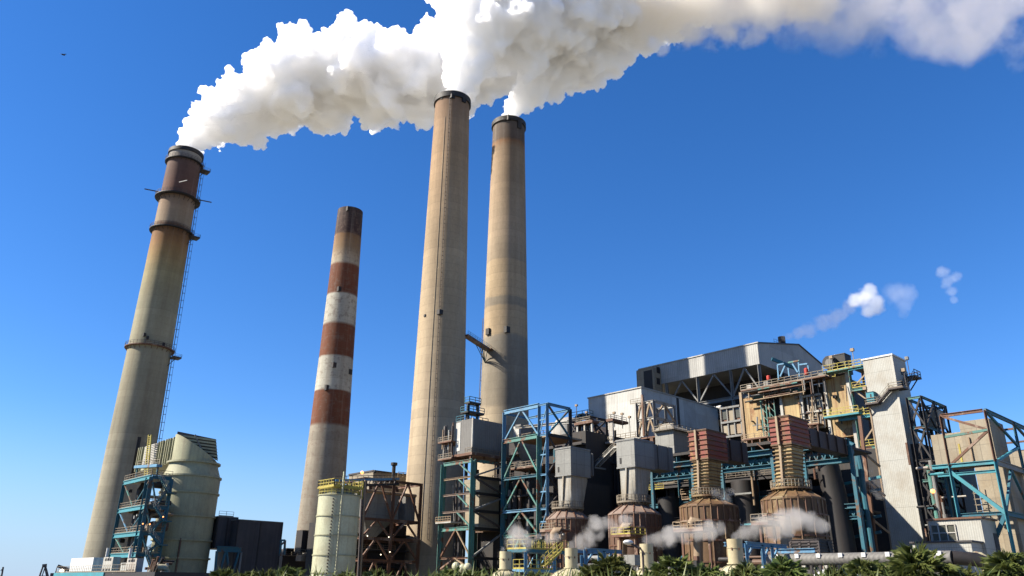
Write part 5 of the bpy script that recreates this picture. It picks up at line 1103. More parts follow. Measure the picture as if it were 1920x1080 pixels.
for px, y in ((679, 886), (703, 884)): MB().sphere(at(px, y, D=180), .35).build('lamp', MT['lamp'] if px == 679 else MT['black'], T)
# ------------------------------------------------------------------ green frame in front of the tall tan stack
XG = 114.0
x0, x1, y0, y1, z0, z1_ = boxpx(888, 863, XG, 832, 950)
zs = [0]+[solZ(XG, y0, y) for y in (1068, 1046, 990, 957, 924, 893, 863)]
T = thing('green_trestle', 'faded green and rust braced frame carrying the dark grey fan box', 'steelwork', loc=(XG, y0, 0))
for (x, y) in ((x0, y0), (x0, y1), (x1, y0), (x1, y1)): ibar('column', MT['teal'], T, (x, y, 0), (x, y, z1_), .85, .85)
for k, z in enumerate(zs[1:]):
    m = MT['teal'] if k in (2, 6) else MT['tan'] if k == 5 else MT['dome'] if k in (3, 4) else MT['brown']
    ibar('beam', m, T, (x0, y0+.4, z), (x0, y1, z), .4, .8 if k in (2, 6) else .4); ibar('beam', MT['black'] if k not in (6,) else MT['teal'], T, (x0+.4, y0, z), (x1, y0, z), .4, .6)
    if k: bar('brace', MT['teal'] if k > 2 else MT['tan'], T, (x0, (y0+y1)/2, z), (x0, y0, zs[k]), .3)
    if k in (1, 2): bar('brace', MT['brown'], T, (x0, (y0+y1)/2, z), (x0, y1, zs[k]), .35)
    if k > 1: bar('brace', MT['darkrail'] if k % 2 else MT['grey'], T, (x0, y0, z) if k % 2 else (x1, y0, z), (x1, y0, zs[k]) if k % 2 else (x0, y0, zs[k]), .35)
pl = zs[3]+1.6; box('deck', MT['pale'], T, x0-1.2, x0+2, (y0+y1)/2+.5, y1+.6, pl-.3, pl); railing('railing', MT['tan'], T, [(x0-1.2, (y0+y1)/2+.5, pl), (x0-1.2, y1+.6, pl)], w=.1, step=.9)
Tb = thing('tan_bin', 'square tan bin in shade inside the faded green frame', 'bin', loc=(x0+4, y0+1, 0)); box('casing', MT['concpan'], Tb, x0+3, x0+9, y0+1.2, y0+(y1-y0)*.62, zs[3], zs[6]); box('casing', MT['rusttank'], Tb, x0+9.2, x1-1, y0+1.4, y1, zs[3]-.2, zs[6]+.5)
rg = random.Random(5)
for i in range(8): y = y0+(y1-y0)*(.62+.3*rg.random()); tube('pipe', MT[rg.choice(['pale', 'black', 'tan', 'dark', 'darkrail'])], Tb, [(x0+2+rg.random()*3, y, 2), (x0+2+rg.random()*.2, y, zs[6]-rg.random()*4)], .18, 8)
Td = thing('dark_block', 'dark plant wall seen through the faded green frame', 'building', loc=(x0+14, y0, 0)); box('wall', MT['shadedark'], Td, x0+11, x0+30, y0-14, y1+1, 0, zs[6]-.5); rg = random.Random(51)
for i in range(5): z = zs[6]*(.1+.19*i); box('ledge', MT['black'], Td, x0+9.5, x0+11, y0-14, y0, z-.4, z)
for i in range(10): y = rg.uniform(y0-13, y0-1); z = rg.uniform(2, zs[5]); tube('pipe', MT[rg.choice(['black', 'dark', 'rusttank', 'greybox'])], Td, [(x0+10, y, z), (x0+10, y, z+rg.uniform(5, 15))], rg.uniform(.2, .7), 10)
for i, (px, y) in enumerate(((862, 1066), (872, 1064), (850, 1062))): p = at(px+5, y, X=x0-4); MB().sphere(p, .9, 12, 8).build('dome_cap', MT['cream'], Td)
# grey fan box on top
x0b, x1b, y0b, y1b, z0b, z1b = boxpx(887, 784, XG+1, 856, 955, 848)
T = thing('fan_box', 'dark grey sheet clad fan box on top of the faded green frame', 'duct', loc=(x0b, y0b, z0b))
box('casing', MT['greybox'], T, x0b, x1b, y0b, y1b, z0b, z1b); box('cladding_panel', MT['white'], T, x0b-.08, x0b, y1b-(y1b-y0b)*.28, y1b-.05, z1b-7, z1b-.4); MB().box(x0b-.15, x0b+.2, y0b-.15, y0b+.2, z0b, z1b+.1).build('corner_trim', MT['pale'], T)
box('floor', MT['brown'], T, x0b-.5, x1b, y0b-.5, y1b+.5, z0b-.6, z0b-.02); railing('railing', MT['rail'], T, [(x0b-.4, y0b+2, z0b), (x0b-.4, y0b-.4, z0b), (x1b, y0b-.4, z0b)], w=.1)
for dx in (0, .35, .7, 1): bar('leg', MT['brown'], T, (x0b+(x1b-x0b)*dx, y0b+.4, z1_), (x0b+(x1b-x0b)*dx, y0b+.4, z0b-.6), .4)
T = thing('pipe_cluster', 'cluster of thin rusty and cream pipes at the left side of the fan box', 'pipes', loc=(x0b, y1b+2, z0b)); rg = random.Random(6)
for i in range(13): px = rg.uniform(829, 854); X = x0b+rg.uniform(-1, 4); a = at(px, rg.uniform(790, 815), X=X); c = at(px-2, rg.uniform(835, 862), X=X); tube('pipe', MT[rg.choice(['tan', 'pale', 'brown', 'black', 'darkrail', 'cream'])], T, [a, Vector((a.x, a.y, c.z))], rg.uniform(.1, .28), 8)
for y in (830, 862): p = at(832, y, X=x0b-.5); box('deck', MT['brown'], T, x0b-1.5, x0b+4, p.y-4, p.y+1, p.z-.3, p.z); railing('railing', MT['rail'], T, [(x0b-1.4, p.y-4, p.z), (x0b-1.4, p.y+1, p.z)], w=.1, step=.9)
# light blue tall frame
XK = 120.0
x0, x1, y0, y1, z0, z1_ = boxpx(1026, 757, XK, 946, 1069)
ym = solY(XK, z1_-1, 1011); zs = [solZ(XK, ym, y) for y in (1003, 955, 891, 817, 762)]; zs[4] = z1_
T = thing('blue_trestle', 'tallest light blue and teal braced frame right of the dark fan box', 'steelwork', loc=(XK, y0, 0))
ibar('column', MT['lblue'], T, (x0, y1, zs[3]), (x0, y1, z1_), .6, .6); ibar('column', MT['blue'], T, (x0, y1, 0), (x0, y1, zs[3]), .7, .7)
ibar('column', MT['teal'], T, (x0, ym, 0), (x0, ym, zs[3]), .85, .85); ibar('column', MT['lblue'], T, (x0, ym, zs[3]), (x0, ym, z1_), .5, .5)
ibar('column', MT['lblue'], T, (x0, y0, zs[1]-3), (x0, y0, z1_), .5, .5); ibar('column', MT['black'], T, (x1, y0, 0), (x1, y0, z1_), .6, .6)
for k, m in ((0, 'teal'), (1, 'lblue'), (2, 'blue'), (3, 'teal'), (4, 'lblue')):
    z = zs[k]; ibar('beam', MT[m], T, (x0-.1, ym, z), (x0-.1, y1, z), .5, 1.0 if k > 2 else .6); ibar('beam', MT['lblue'], T, (x0, y0, z), (x0, ym, z), .3, .4)
    ibar('beam', MT['lblue'] if k == 4 else MT['black'], T, (x0, y0, z), (x1, y0, z), .4, .6)
    if k:
        zz_ = zs[k-1]; mid = (ym+y1)/2
        if k in (1, 4): A_, B_ = (x0, mid, z), (x0, mid, z)
        bar('brace', MT['lblue'] if k == 4 else MT['teal'], T, (x0, mid, z), (x0, ym, zz_), .35); bar('brace', MT['lblue'] if k == 4 else MT['teal'], T, (x0, mid, z), (x0, y1, zz_), .3)
        bar('brace', MT['lblue'], T, (x0, y0, z), (x0, ym, zz_), .18); bar('beam', MT['lblue'], T, (x0, y0, (z+zz_)/2), (x0, ym, (z+zz_)/2), .25)
        bar('brace', MT['black'] if k < 4 else MT['blue'], T, (x0, y0, z), (x1, y0, zz_), .35); bar('brace', MT['black'] if k < 4 else MT['blue'], T, (x1, y0, z), (x0, y0, zz_), .35)
bar('brace', MT['teal'], T, (x0, (ym+y1)/2, zs[0]), (x0, ym, zs[0]-9), .35); bar('brace', MT['teal'], T, (x0, (ym+y1)/2, zs[0]), (x0, y1, zs[0]-9), .35)
ibar('beam', MT['pale'], T, (x1, y0, z1_-3), (x1-4, y1, z1_-3), .5, .6); ibar('beam', MT['lblue'], T, (x1, y1, z1_-.2), (x0, y1, z1_-.2), .4, .5); ibar('beam', MT['lblue'], T, (x1, y0, z1_-.2), (x1, y1, z1_-.2), .4, .5)
box('deck', MT['brown'], T, x0+1, x1+6, y0+.6, y1-1, zs[3]-6.3, zs[3]-6); railing('railing', MT['rail'], T, [(x0+1, ym, zs[3]-6), (x0+1, y1-1, zs[3]-6)], w=.1); box('deck', MT['tan'], T, x0+3, x1+5, y0+1, y1-1, z1_-6.4, z1_-6); railing('railing', MT['rail'], T, [(x0+3, ym, z1_-6), (x0+3, y1-1, z1_-6)], w=.1)
T = thing('pale_hopper', 'pale grey hopper with one bright edge behind the light blue frame', 'hopper', loc=(x0+8, ym, 30)); q = at(976, 797, X=x0+7)
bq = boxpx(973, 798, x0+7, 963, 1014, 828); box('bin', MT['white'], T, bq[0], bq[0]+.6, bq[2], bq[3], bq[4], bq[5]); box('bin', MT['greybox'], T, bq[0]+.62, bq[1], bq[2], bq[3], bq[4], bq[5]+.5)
MB().hexa([(bq[0]+3, bq[2]+1, bq[4]-6), (bq[1]-2, bq[2]+1, bq[4]-6), (bq[1]-2, bq[3]-1, bq[4]-6), (bq[0]+3, bq[3]-1, bq[4]-6)], [(bq[0], bq[2], bq[4]-.02), (bq[1], bq[2], bq[4]-.02), (bq[1], bq[3], bq[4]-.02), (bq[0], bq[3], bq[4]-.02)]).build('cone', MT['galv'], T)
# dark mass behind both frames
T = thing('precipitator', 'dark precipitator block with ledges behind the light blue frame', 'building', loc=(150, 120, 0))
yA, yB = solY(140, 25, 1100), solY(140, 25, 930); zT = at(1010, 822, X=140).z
box('wall', MT['shadedark'], T, 140, 175, yA, yB, 0, zT); rg = random.Random(77)
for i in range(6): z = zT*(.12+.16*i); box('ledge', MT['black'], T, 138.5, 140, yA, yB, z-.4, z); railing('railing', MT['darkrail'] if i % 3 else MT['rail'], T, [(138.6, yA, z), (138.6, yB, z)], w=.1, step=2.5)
for i in range(18): y = rg.uniform(yA, yB); z = rg.uniform(0, zT-8); tube('pipe', MT[rg.choice(['black', 'dark', 'brown', 'greybox', 'blue'])], T, [(139, y, z), (139, y, z+rg.uniform(4, 12))], rg.uniform(.15, .6), 8)
# clutter between the blue frame and the white building: stacked trays, inclined duct, platforms
T = thing('truss_cage', 'black trussed cage over pale tank panels left of the white building', 'steelwork', loc=tuple(at(1065, 830, X=150)))
bq = boxpx(1108, 782, 146, 1066, 1120, 850); frame(T, [bq[0], bq[0]+6], [bq[2], (bq[2]+bq[3])/2, bq[3]], [bq[4], (bq[4]+bq[5])/2, bq[5]], MT['black'], MT['black'], MT['black'], .5, .5, .35, 'X')
box('floor', MT['black'], T, bq[0]-.5, bq[0]+8, bq[2]-.5, bq[3]+.5, bq[4]-.8, bq[4]-.3); bar('leg', MT['black'], T, (bq[0]+1, bq[2]+1, 0), (bq[0]+1, bq[2]+1, bq[4]), .7); bar('leg', MT['black'], T, (bq[0]+1, bq[3]-1, 0), (bq[0]+1, bq[3]-1, bq[4]), .7)
q = at(1066, 812, X=151); T = thing('round_tank', 'pale round tank half hidden in black trusses', 'tank', loc=(q.x, q.y, q.z-6)); MB().lathe([(4.6, q.z-6), (4.6, q.z+1.5), (3.2, q.z+3.4), (.4, q.z+4.2)], q.x, q.y, 28).build('shell', MT['pale'], T, True); bar('support', MT['black'], T, (q.x, q.y, 0), (q.x, q.y, q.z-6), 3)
for k, (xe, yt, xl, xr, yb, X, lab, ms) in enumerate(((1110, 793, 1083, 1120, 832, 145, 'tan tray house with a brown roof and railings left of the white building', ('tan', 'brown')), (1148, 790, 1143, 1175, 828, 148, 'small open steel house under a brown roof before the white wall', ('pale', 'brown')))):
    bq = boxpx(xe, yt, X, xl, xr, yb); T = thing('tray_house', lab, 'steelwork', loc=(bq[0], bq[2], bq[4]))
    for y in np.linspace(bq[2], bq[3], 3): bar('column', MT['pale'], T, (bq[0], y, bq[4]), (bq[0], y, bq[5]), .45)
    box('panel', MT['concpan' if not k else 'shadedark'], T, bq[0]+1.2, bq[0]+1.4, bq[2], bq[3], bq[4], bq[4]+(bq[5]-bq[4])*.6); box('roof', MT[ms[1]], T, bq[0]-.6, bq[1], bq[2]-.6, bq[3]+.6, bq[5], bq[5]+.6); railing('railing', MT['rail'], T, [(bq[0]-.5, bq[3], bq[5]+.6), (bq[0]-.5, bq[2], bq[5]+.6), (bq[1], bq[2], bq[5]+.6)], w=.1)
    box('floor', MT['pale'], T, bq[0]-1, bq[1]+2, bq[2]-.8, bq[3]+.8, bq[4]-.5, bq[4]); railing('railing', MT['rail'], T, [(bq[0]-.9, bq[3], bq[4]), (bq[0]-.9, bq[2]-.6, bq[4])], w=.1)
    for y in (bq[2], bq[3]): bar('leg', MT['black'], T, (bq[0]+1.5, y, 0), (bq[0]+1.5, y, bq[4]-.5), .5)
T = thing('chute', 'slanting brown corrugated chute left of the white building', 'chute', loc=tuple(at(1125, 810, X=153)))
a, c = at(1114, 797, X=153), at(1138, 824, X=153); a2, c2 = at(1109, 812, X=153), at(1124, 826, X=153); off = Vector((5, 0, 0))
MB().hexa([a2, c2, c, a], [v+off for v in (a2, c2, c, a)]).build('casing', MT['dome'], T)
for i in range(6): u = (i+.5)/6; bar('rib', MT['rusttank'], T, a.lerp(a2, u)-off*.03, c.lerp(c2, u)-off*.03, .2)
bar('leg', MT['black'], T, (154.5, c.y, 0), (154.5, c.y, c2.z), .5)
T = thing('long_stair', 'long pale stair with railings descending left between the two grey inlet boxes', 'stair', loc=tuple(at(1120, 870, X=146)))
p0, p1 = at(1118, 876, X=144), at(1156, 838, X=144); stairs(T, MT['pale'], p0, p1, 1.6, 22, MT['pale']); box('landing', MT['grey'], T, 143, 147, p0.y-.5, p0.y+4, p0.z-.4, p0.z); bar('post', MT['darkrail'], T, (144, p0.y+1, 0), (144, p0.y+1, p0.z), .5)
box('landing', MT['pale'], T, 143, 147, p1.y-6, p1.y, p1.z-.4, p1.z); railing('railing', MT['rail'], T, [(143, p1.y, p1.z), (143, p1.y-6, p1.z)], w=.1); bar('post', MT['pale'], T, (145, p1.y-2, 0), (145, p1.y-2, p1.z), .5)
p0 = at(1095, 842, X=149); T = thing('walkway', 'pale walkway with railings above the leftmost grey inlet box', 'walkway', loc=tuple(p0)); p1 = at(1142, 836, X=149); box('deck', MT['pale'], T, 148, 151, p1.y, p0.y, p0.z-.8, p0.z-.2); railing('railing', MT['rail'], T, [(148.1, p0.y, p0.z-.2), (148.1, p1.y, p0.z-.2)], w=.12, h=1.3)
for px, yt, yb in ((1081, 762, 778), (1100, 775, 790), (1152, 776, 790), (1167, 778, 792), (1181, 784, 800)):
    a = at(px, yb, X=150); T = thing('mast_lamp', {1081: 'lamp post against the sky above the black trusses', 1100: 'lamp post just left of the white building edge', 1152: 'left lamp post in front of the white wall', 1167: 'middle lamp post in front of the white wall', 1181: 'right lamp post in front of the white wall'}[px], 'lamp', 'mast lamps near the white building', tuple(a)); z = solZ(a.x, a.y, yt); bar('mast', MT['darkrail'], T, a-_Z*1.5, (a.x, a.y, z), .13); box('lamp_head', MT['tan'], T, a.x-.25, a.x+.25, a.y-.35, a.y+.35, z, z+.5)
T = thing('roof_rails', 'dark railed roof platform between the blue frame and the white building', 'platform', loc=tuple(at(1090, 775, X=160))); bq = boxpx(1102, 779, 160, 1072, 1112, 790); box('deck', MT['black'], T, bq[0], bq[1], bq[2], bq[3], bq[5]-.5, bq[5]); railing('railing', MT['blue'], T, [(bq[0], bq[3], bq[5]), (bq[0], bq[2], bq[5]), (bq[1], bq[2], bq[5])], w=.13, h=1.6); rg = random.Random(3)
for i in range(9): y = rg.uniform(bq[2], bq[3]-1); s = rg.uniform(.5, 1.6); box('equipment', MT[rg.choice(['black', 'brown', 'dark', 'tan'])], T, bq[0]+1, bq[0]+1+s, y, y+s, bq[5], bq[5]+s*.8)
bar('leg', MT['black'], T, (bq[0]+1, bq[2]+1, 0), (bq[0]+1, bq[2]+1, bq[5]-.5), .7)
T = thing('roof_tower', 'small dark railed tower between the two tan stacks', 'steelwork', loc=tuple(at(885, 775, D=190))); q = at(886, 775, D=185)
for s, e in ((-1.5, 0), (1.5, 0), (0, 1.6)): bar('column', MT['black'], T, (q.x+s, q.y+e, 0), (q.x+s, q.y+e, q.z+2.5), .5)
for k, w in ((-2.4, 3.5), (0, 2.6), (2.4, 1.8)): box('deck', MT['black'], T, q.x-w, q.x+w, q.y-w*.5, q.y+w*.5, q.z+k-.3, q.z+k); railing('railing', MT['blue'], T, [(q.x-w, q.y+w*.5, q.z+k), (q.x-w, q.y-w*.5, q.z+k), (q.x+w, q.y-w*.5, q.z+k)], w=.13, h=1.3)

# ------------------------------------------------------------------ foreground plant: vents, platforms, conveyors
def vent(xc, yt, w, yb, D, lab, dome=None):
    p = at(xc, yt, D=D); r = rad(D, yt, xc-w/2, xc+w/2); z1_ = p.z; zb = zpx(D, xc, yb); T = thing('vent_stack', lab, 'vent', 'cream vent stacks along the palms', (p.x, p.y, 0))
    MB().lathe([(r, zb), (r, z1_), (r-.06, z1_), (r-.06, z1_-1)], p.x, p.y, 32).build('pipe', MT['vent'], T, True); MB().ring(p.x, p.y, r-.02, r+.04, z1_-.75, z1_-.68, 32).build('collar', MT['vent'], T); MB().ring(p.x, p.y, r, r+.12, zb, zb+.1, 32).build('flange', MT['vent'], T)
    R = dome or r*2.1; prof = [(R*cos(a), max(0.01, zb-R*.52+R*.5*sin(a))) for a in np.linspace(0, 1.1, 9)]; prof = [(R, 0)]+prof+[(r, zb)]
    o = MB().lathe(prof, p.x, p.y, 40, cap1=False).build('tank', MT['vent'], T, True)
    for j in range(10): t = 2*pi*j/10; d = Vector((cos(t), sin(t), 0)); b = MB(); pr = [Vector((p.x, p.y, 0))+d*(a+.02)+_Z*(z+.02) for a, z in prof[1:]]; b.tube(pr, .035, 6); b.build('seam', MT['creamdull'], o)
    for s in (-.4, .5): q = face_pt(p.x, p.y, r, s, z1_-.8); MB().box(q.x-.05, q.x+.05, q.y-.05, q.y+.05, q.z-.1, q.z+.1).build('lug', MT['brown'], T)
    return p, r
vent(948, 1034, 22.5, 1068, 86, 'cream vent stack at the left end, beside the yellow railed platform')
vent(1071, 1028, 24, 1066, 76, 'cream vent stack on a wide cream dome, right of the yellow platform', 2.0)
vent(1211.5, 1020, 25, 1066, 74, 'cream vent stack behind the bent street lamp pole')
vent(1376.5, 1011, 29, 1058, 72, 'yellowish vent stack farthest right, steaming to the right')
# yellow railed platform
XP = 68.0
a = at(987, 1029, X=XP); y1_ = solY(XP, a.z, 951); xe_ = solX(a.y, a.z, 1066); z = a.z
T = thing('railed_platform', 'light blue platform with bright yellow railings and stair, left of the cream vents', 'platform', loc=(XP, a.y, 0))
box('deck', MT['blue'], T, XP, xe_, a.y, y1_, z-.35, z); railing('railing', MT['yellow'], T, [(XP, y1_, z), (XP, a.y, z), (xe_, a.y, z)], h=1.1, step=1.0, w=.07); railing('railing', MT['yellow'], T, [(xe_-4, a.y+2.5, z), (xe_, a.y+2.5, z)], h=1.1, step=.5, w=.07)
for (x, y) in ((XP+.1, y1_-.6), (XP+.1, a.y+.2), (XP+5, y1_-.6), (XP+5, a.y+.2), (xe_-.4, a.y+.2), (XP+10, a.y+.2)): ibar('column', MT['lblue'], T, (x, y, 0), (x, y, z-.35), .3, .3)
z2_ = solZ(XP, a.y, 1067); box('lower_deck', MT['lblue'], T, XP+.1, xe_, a.y+.1, y1_, z2_-.3, z2_); railing('railing', MT['yellow'], T, [(XP+.1, y1_-1, z2_), (XP+.1, a.y+.2, z2_), (xe_-2, a.y+.2, z2_)], h=1.1, step=.8, w=.06)
pa, pb = at(1018, 1062, Y=a.y-1.2), at(1048, 1034, Y=a.y-1.2); stairs(T, MT['yellow'], pa, pb, .8, 12, MT['yellow'])
for s in (.3, .5, .7): bar('brace', MT['lblue'], T, (XP+5*s*2, a.y+3, z2_), (XP+5*s*2+1.5, a.y+3, z-.4), .15)
T = thing('pump_clutter', 'dark pumps, valves and small pipes under the yellow railed platform', 'pumps', loc=(XP+4, a.y+3, 0)); rg = random.Random(14)
for i in range(26):
    x = rg.uniform(XP+2, xe_); y = a.y+rg.uniform(1, 5); zz_ = rg.uniform(max(.5, z2_-2), z-.6); s = rg.uniform(.2, .6); m = MT[rg.choice(['black', 'brown', 'tan', 'pale', 'grey', 'lblue', 'dark'])]
    if i % 2: box('pump', m, T, x, x+s, y, y+s, zz_-s, zz_)
    else: tube('pipe', m, T, [(x, y, zz_-1.6), (x, y, zz_)], s*.25, 8)
for px, yt in ((961, 1001), (978, 1003), (1011, 1007), (1052, 1000)):
    q = at(px, yt, D=100); T = thing('platform_lamp', {961: 'bent lamp post over the left corner of the yellow railed platform', 978: 'second bent lamp post from the left on the yellow railed platform', 1011: 'third bent lamp post from the left on the yellow railed platform', 1052: 'rightmost bent lamp post on the yellow railed platform, near the stair'}[px], 'lamp', 'lamps on the yellow railed platform', (q.x, q.y, z)); tube('pole', MT['darkrail'], T, [(q.x, q.y, z-.3), (q.x, q.y, q.z), (q.x+.15, q.y, q.z+.15), (q.x+.35, q.y, q.z)], .05, 6); MB().sphere((q.x+.38, q.y, q.z-.12), .13, 8, 6).build('lamp_head', MT['pale'], T)
# light blue portals
for (xa, xb, yt, D, lab, legs) in ((1098, 1165, 1031, 105, 'light blue portal frame just right of the domed cream vent', (1098, 1133)), (1399, 1474, 1019, 104, 'light blue portal frame right of the farthest right vent', (1399, 1430, 1447))):
    p = at(xa, yt, D=D); T = thing('portal_frame', lab, 'steelwork', 'light blue portal frames', (p.x, p.y, 0)); q = at(xb, yt-1, Y=p.y)
    ibar('beam', MT['lblue'], T, p, (q.x, p.y, p.z), .35, .5); ibar('beam', MT['lblue'], T, p+Vector((0, 3, 0)), (q.x, p.y+3, p.z), .35, .5)
    for px in legs: x = solX(p.y, p.z, px); ibar('leg', MT['lblue'], T, (x, p.y, 0), (x, p.y, p.z), .4, .4); bar('knee_brace', MT['lblue'], T, (x, p.y, p.z-1.6), (x+1.6, p.y, p.z-.1), .2)
    ibar('leg', MT['lblue'], T, (q.x-1, p.y+3, 0), (q.x-1, p.y+3, p.z), .4, .4)
# hook topped pipes on the vessels
for (pts, r, D, lab) in (([(1040, 1012), (1040, 1001), (1043, 996), (1049, 996), (1052, 1002), (1052, 1012)], .9, 150, 'cream hooked pipe before the smallest vessel'), ([(1166, 1085), (1167, 1010), (1168, 994), (1172, 988), (1178, 988), (1182, 996), (1182, 1010)], .85, 141, 'tall tan hooked pipe before the second vessel'), ([(1309, 1060), (1309, 990), (1306, 978), (1300, 976), (1296, 984)], .75, 131, 'tan hooked pipe before the third vessel'), ([(1476, 1050), (1473, 985), (1470, 968)], .8, 122, 'pale upright pipe rising before the largest vessel')):
    T = thing('hooked_pipe', lab, 'pipe', 'hooked pipes in front of the vessels', tuple(at(*pts[0], D=D))); tube('pipe', MT['tan'], T, [at(x, y, D=D) for x, y in pts], r, 14); p = at(*pts[0], D=D); bar('pedestal', MT['brown'], T, (p.x, p.y, 0), (p.x, p.y, p.z+.3), r*1.4)
    q = at(*pts[2 if len(pts) > 3 else 1], D=D); MB().ring(q.x, q.y, r*.9, r*1.2, q.z-1.6, q.z-1.2, 16).build('flange', MT['brown'], T)
for (xl, xr, y, X, m, lab) in ((1146, 1182, 1001, 106, 'yellow', 'small yellow railed deck at the second vessel'), (1262, 1318, 990, 105, 'tan', 'tan railed deck at the third vessel'), (1408, 1440, 978, 104, 'rail', 'weathered railed deck at the largest vessel'), (1012, 1040, 992, 108, 'rail', 'weathered railed deck at the smallest vessel')):
    p = at(xr, y, X=X); yy = solY(X, p.z, xl); T = thing('vessel_deck', lab, 'deck', 'railed decks beside the vessels', (X, p.y, 0)); box('deck', MT['brown'], T, X, X+4, p.y, yy, p.z-.4, p.z); railing('railing', MT[m], T, [(X+.05, yy, p.z), (X+.05, p.y, p.z), (X+4, p.y, p.z)], w=.1, step=1.1)
    for y_ in (p.y+.3, yy-.3): bar('leg', MT['brown'], T, (X+2, y_, 0), (X+2, y_, p.z-.4), .35)
# ground level clutter in front of the vessels
T = thing('pipe_yard', 'low yard of rusty pipes, drums and valves in front of the vessels', 'pipes', loc=(110, 75, 0)); rg = random.Random(55)
for i in range(60):
    px = rg.uniform(1100, 1700); X = rg.uniform(98, 110); p = at(px, rg.uniform(1040, 1075), X=X)
    if p.z < 1: continue
    m = MT[rg.choice(['brown', 'rusttank', 'tan', 'black', 'grey', 'pale', 'dark', 'vent', 'black'])]; k = i % 3
    if k == 0: tube('pipe', m, T, [(X, p.y, p.z), (X, p.y+rg.uniform(2, 7), p.z)], rg.uniform(.15, .5), 10)
    elif k == 1: tube('pipe', m, T, [(X, p.y, 0), (X, p.y, p.z)], rg.uniform(.15, .45), 10)
    else: s = rg.uniform(.5, 1.6); box('tank', m, T, X, X+s, p.y, p.y+s, 0, p.z)
T = thing('skid_frame', 'dark slatted cooler frame on a light blue beam before the largest vessel', 'cooler', loc=tuple(at(1520, 1045, X=112)))
bq = boxpx(1534, 1014, 105, 1482, 1560, 1031); xs_ = bq
for i in range(4): z = bq[4]+(bq[5]-bq[4])*i/3; ibar('slat', MT['black'] if i % 3 else MT['darkrail'], T, (bq[0], bq[2], z), (bq[0], bq[3], z), .3, .5); ibar('slat', MT['black'], T, (bq[0], bq[2], z), (bq[1], bq[2], z), .3, .5)
for y in np.linspace(bq[2], bq[3], 4): bar('post', MT['darkrail'], T, (bq[0], y, bq[4]-4), (bq[0], y, bq[5]), .3)
bar('post', MT['black'], T, (bq[1], bq[2], bq[4]-4), (bq[1]-1.5, bq[2], bq[5]), .4); box('core', MT['dark'], T, bq[0]+.6, bq[1]-.6, bq[2]+.5, bq[3]-.3, bq[4], bq[5]-.6)
p = at(1528, 1032, X=104); yy = solY(104, p.z, 1435); ibar('base_beam', MT['lblue'], T, (104, p.y, p.z), (104, yy, p.z), .5, .6); bar('leg', MT['black'], T, (104.5, yy-1, 0), (104.5, yy-1, p.z), .4); bar('leg', MT['black'], T, (104.5, p.y+1, 0), (104.5, p.y+1, p.z), .4)
# grey covered conveyor in front of the tower foot
pts = [at(x, y, X=X) for x, y, X in ((1440, 1058, 98), (1480, 1055, 98), (1560, 1049, 98), (1640, 1046, 98), (1720, 1041, 98), (1785, 1039, 98))]
zc_ = sum(p.z for p in pts)/len(pts); 
T = thing('covered_conveyor', 'long dark grey covered conveyor with white clips running behind the palms', 'conveyor', loc=(98, pts[0].y, 0))
ya_, yb_ = pts[0].y, pts[-1].y; MB().tube([(98, ya_, zc_), (98, yb_, zc_)], .75, 16).build('cover', MT['greybox'], T, True)
tube('cover', MT['black'], T, [(98, yb_-.01, zc_), (99, yb_-2, zc_-.2), (100, yb_-4, zc_-1.2), (100.5, yb_-5, zc_-3)], .75, 16)
box('walkway', MT['dark'], T, 97.2, 99.5, yb_, ya_, zc_-1.9, zc_-1.2)
n = 8
for i in range(n):
    y = yb_+(ya_-yb_)*(i+.3)/n; MB().ring(0, 0, .9, 1.02, -.3, .3, 16).build if 0 else None
    MB().box(97.16, 97.4, y, y+.5, zc_+.2, zc_+.7).build('clip', MT['whiteclean'], T); MB().box(97.1, 97.35, y+2, y+2.5, zc_-1.7, zc_-.7).build('clip', MT['pale'], T); bar('leg', MT['grey'], T, (98.4, y, 0), (98.4, y, zc_-1.9), .35)
b = boxpx(1604, 1065, 90, 1518, 1640); T = thing('roof_shed', 'low shed with a bright white notched roof under the grey conveyor', 'shed', loc=(b[0], b[2], 0)); box('wall', MT['dark'], T, b[0]+.3, b[1], b[2]+.2, b[3]-.2, 0, b[5]-.9)
MB().hexa([(b[0], b[2], b[5]-1.0), (b[0]+3, b[2], b[5]-.2), (b[0]+3, b[3], b[5]-.2), (b[0], b[3], b[5]-1.0)], [(b[0], b[2], b[5]-.88), (b[0]+3, b[2], b[5]-.08), (b[0]+3, b[3], b[5]-.08), (b[0], b[3], b[5]-.88)]).build('roof', MT['whiteclean'], T)
for i in range(5): y = b[2]+(b[3]-b[2])*(i+.5)/5; bar('post', MT['black'], T, (b[0]-.6, y, 0), (b[0]-.6, y, b[5]+.3), .25)
T = thing('elbow_pipe', 'fat cream pipe bending down at the right end of the conveyor', 'pipe', loc=tuple(at(1850, 1075, D=110))); tube('pipe', MT['vent'], T, [at(x, y, D=110) for x, y in ((1826, 1044), (1838, 1045), (1847, 1051), (1852, 1062), (1853, 1100))], .62, 14); p = at(1832, 1045, D=110); MB().sphere(p, .68).build('flange', MT['tan'], T)
T = thing('elbow_pipe', 'slim white pipe bending down beside the fat cream pipe', 'pipe', loc=tuple(at(1872, 1075, D=109))); tube('pipe', MT['whiteclean'], T, [at(x, y, D=109) for x, y in ((1852, 1049), (1862, 1051), (1869, 1057), (1873, 1068), (1875, 1100))], .3, 12); MB().sphere(at(1852, 1049, D=109), .36).build('flange', MT['grey'], T)
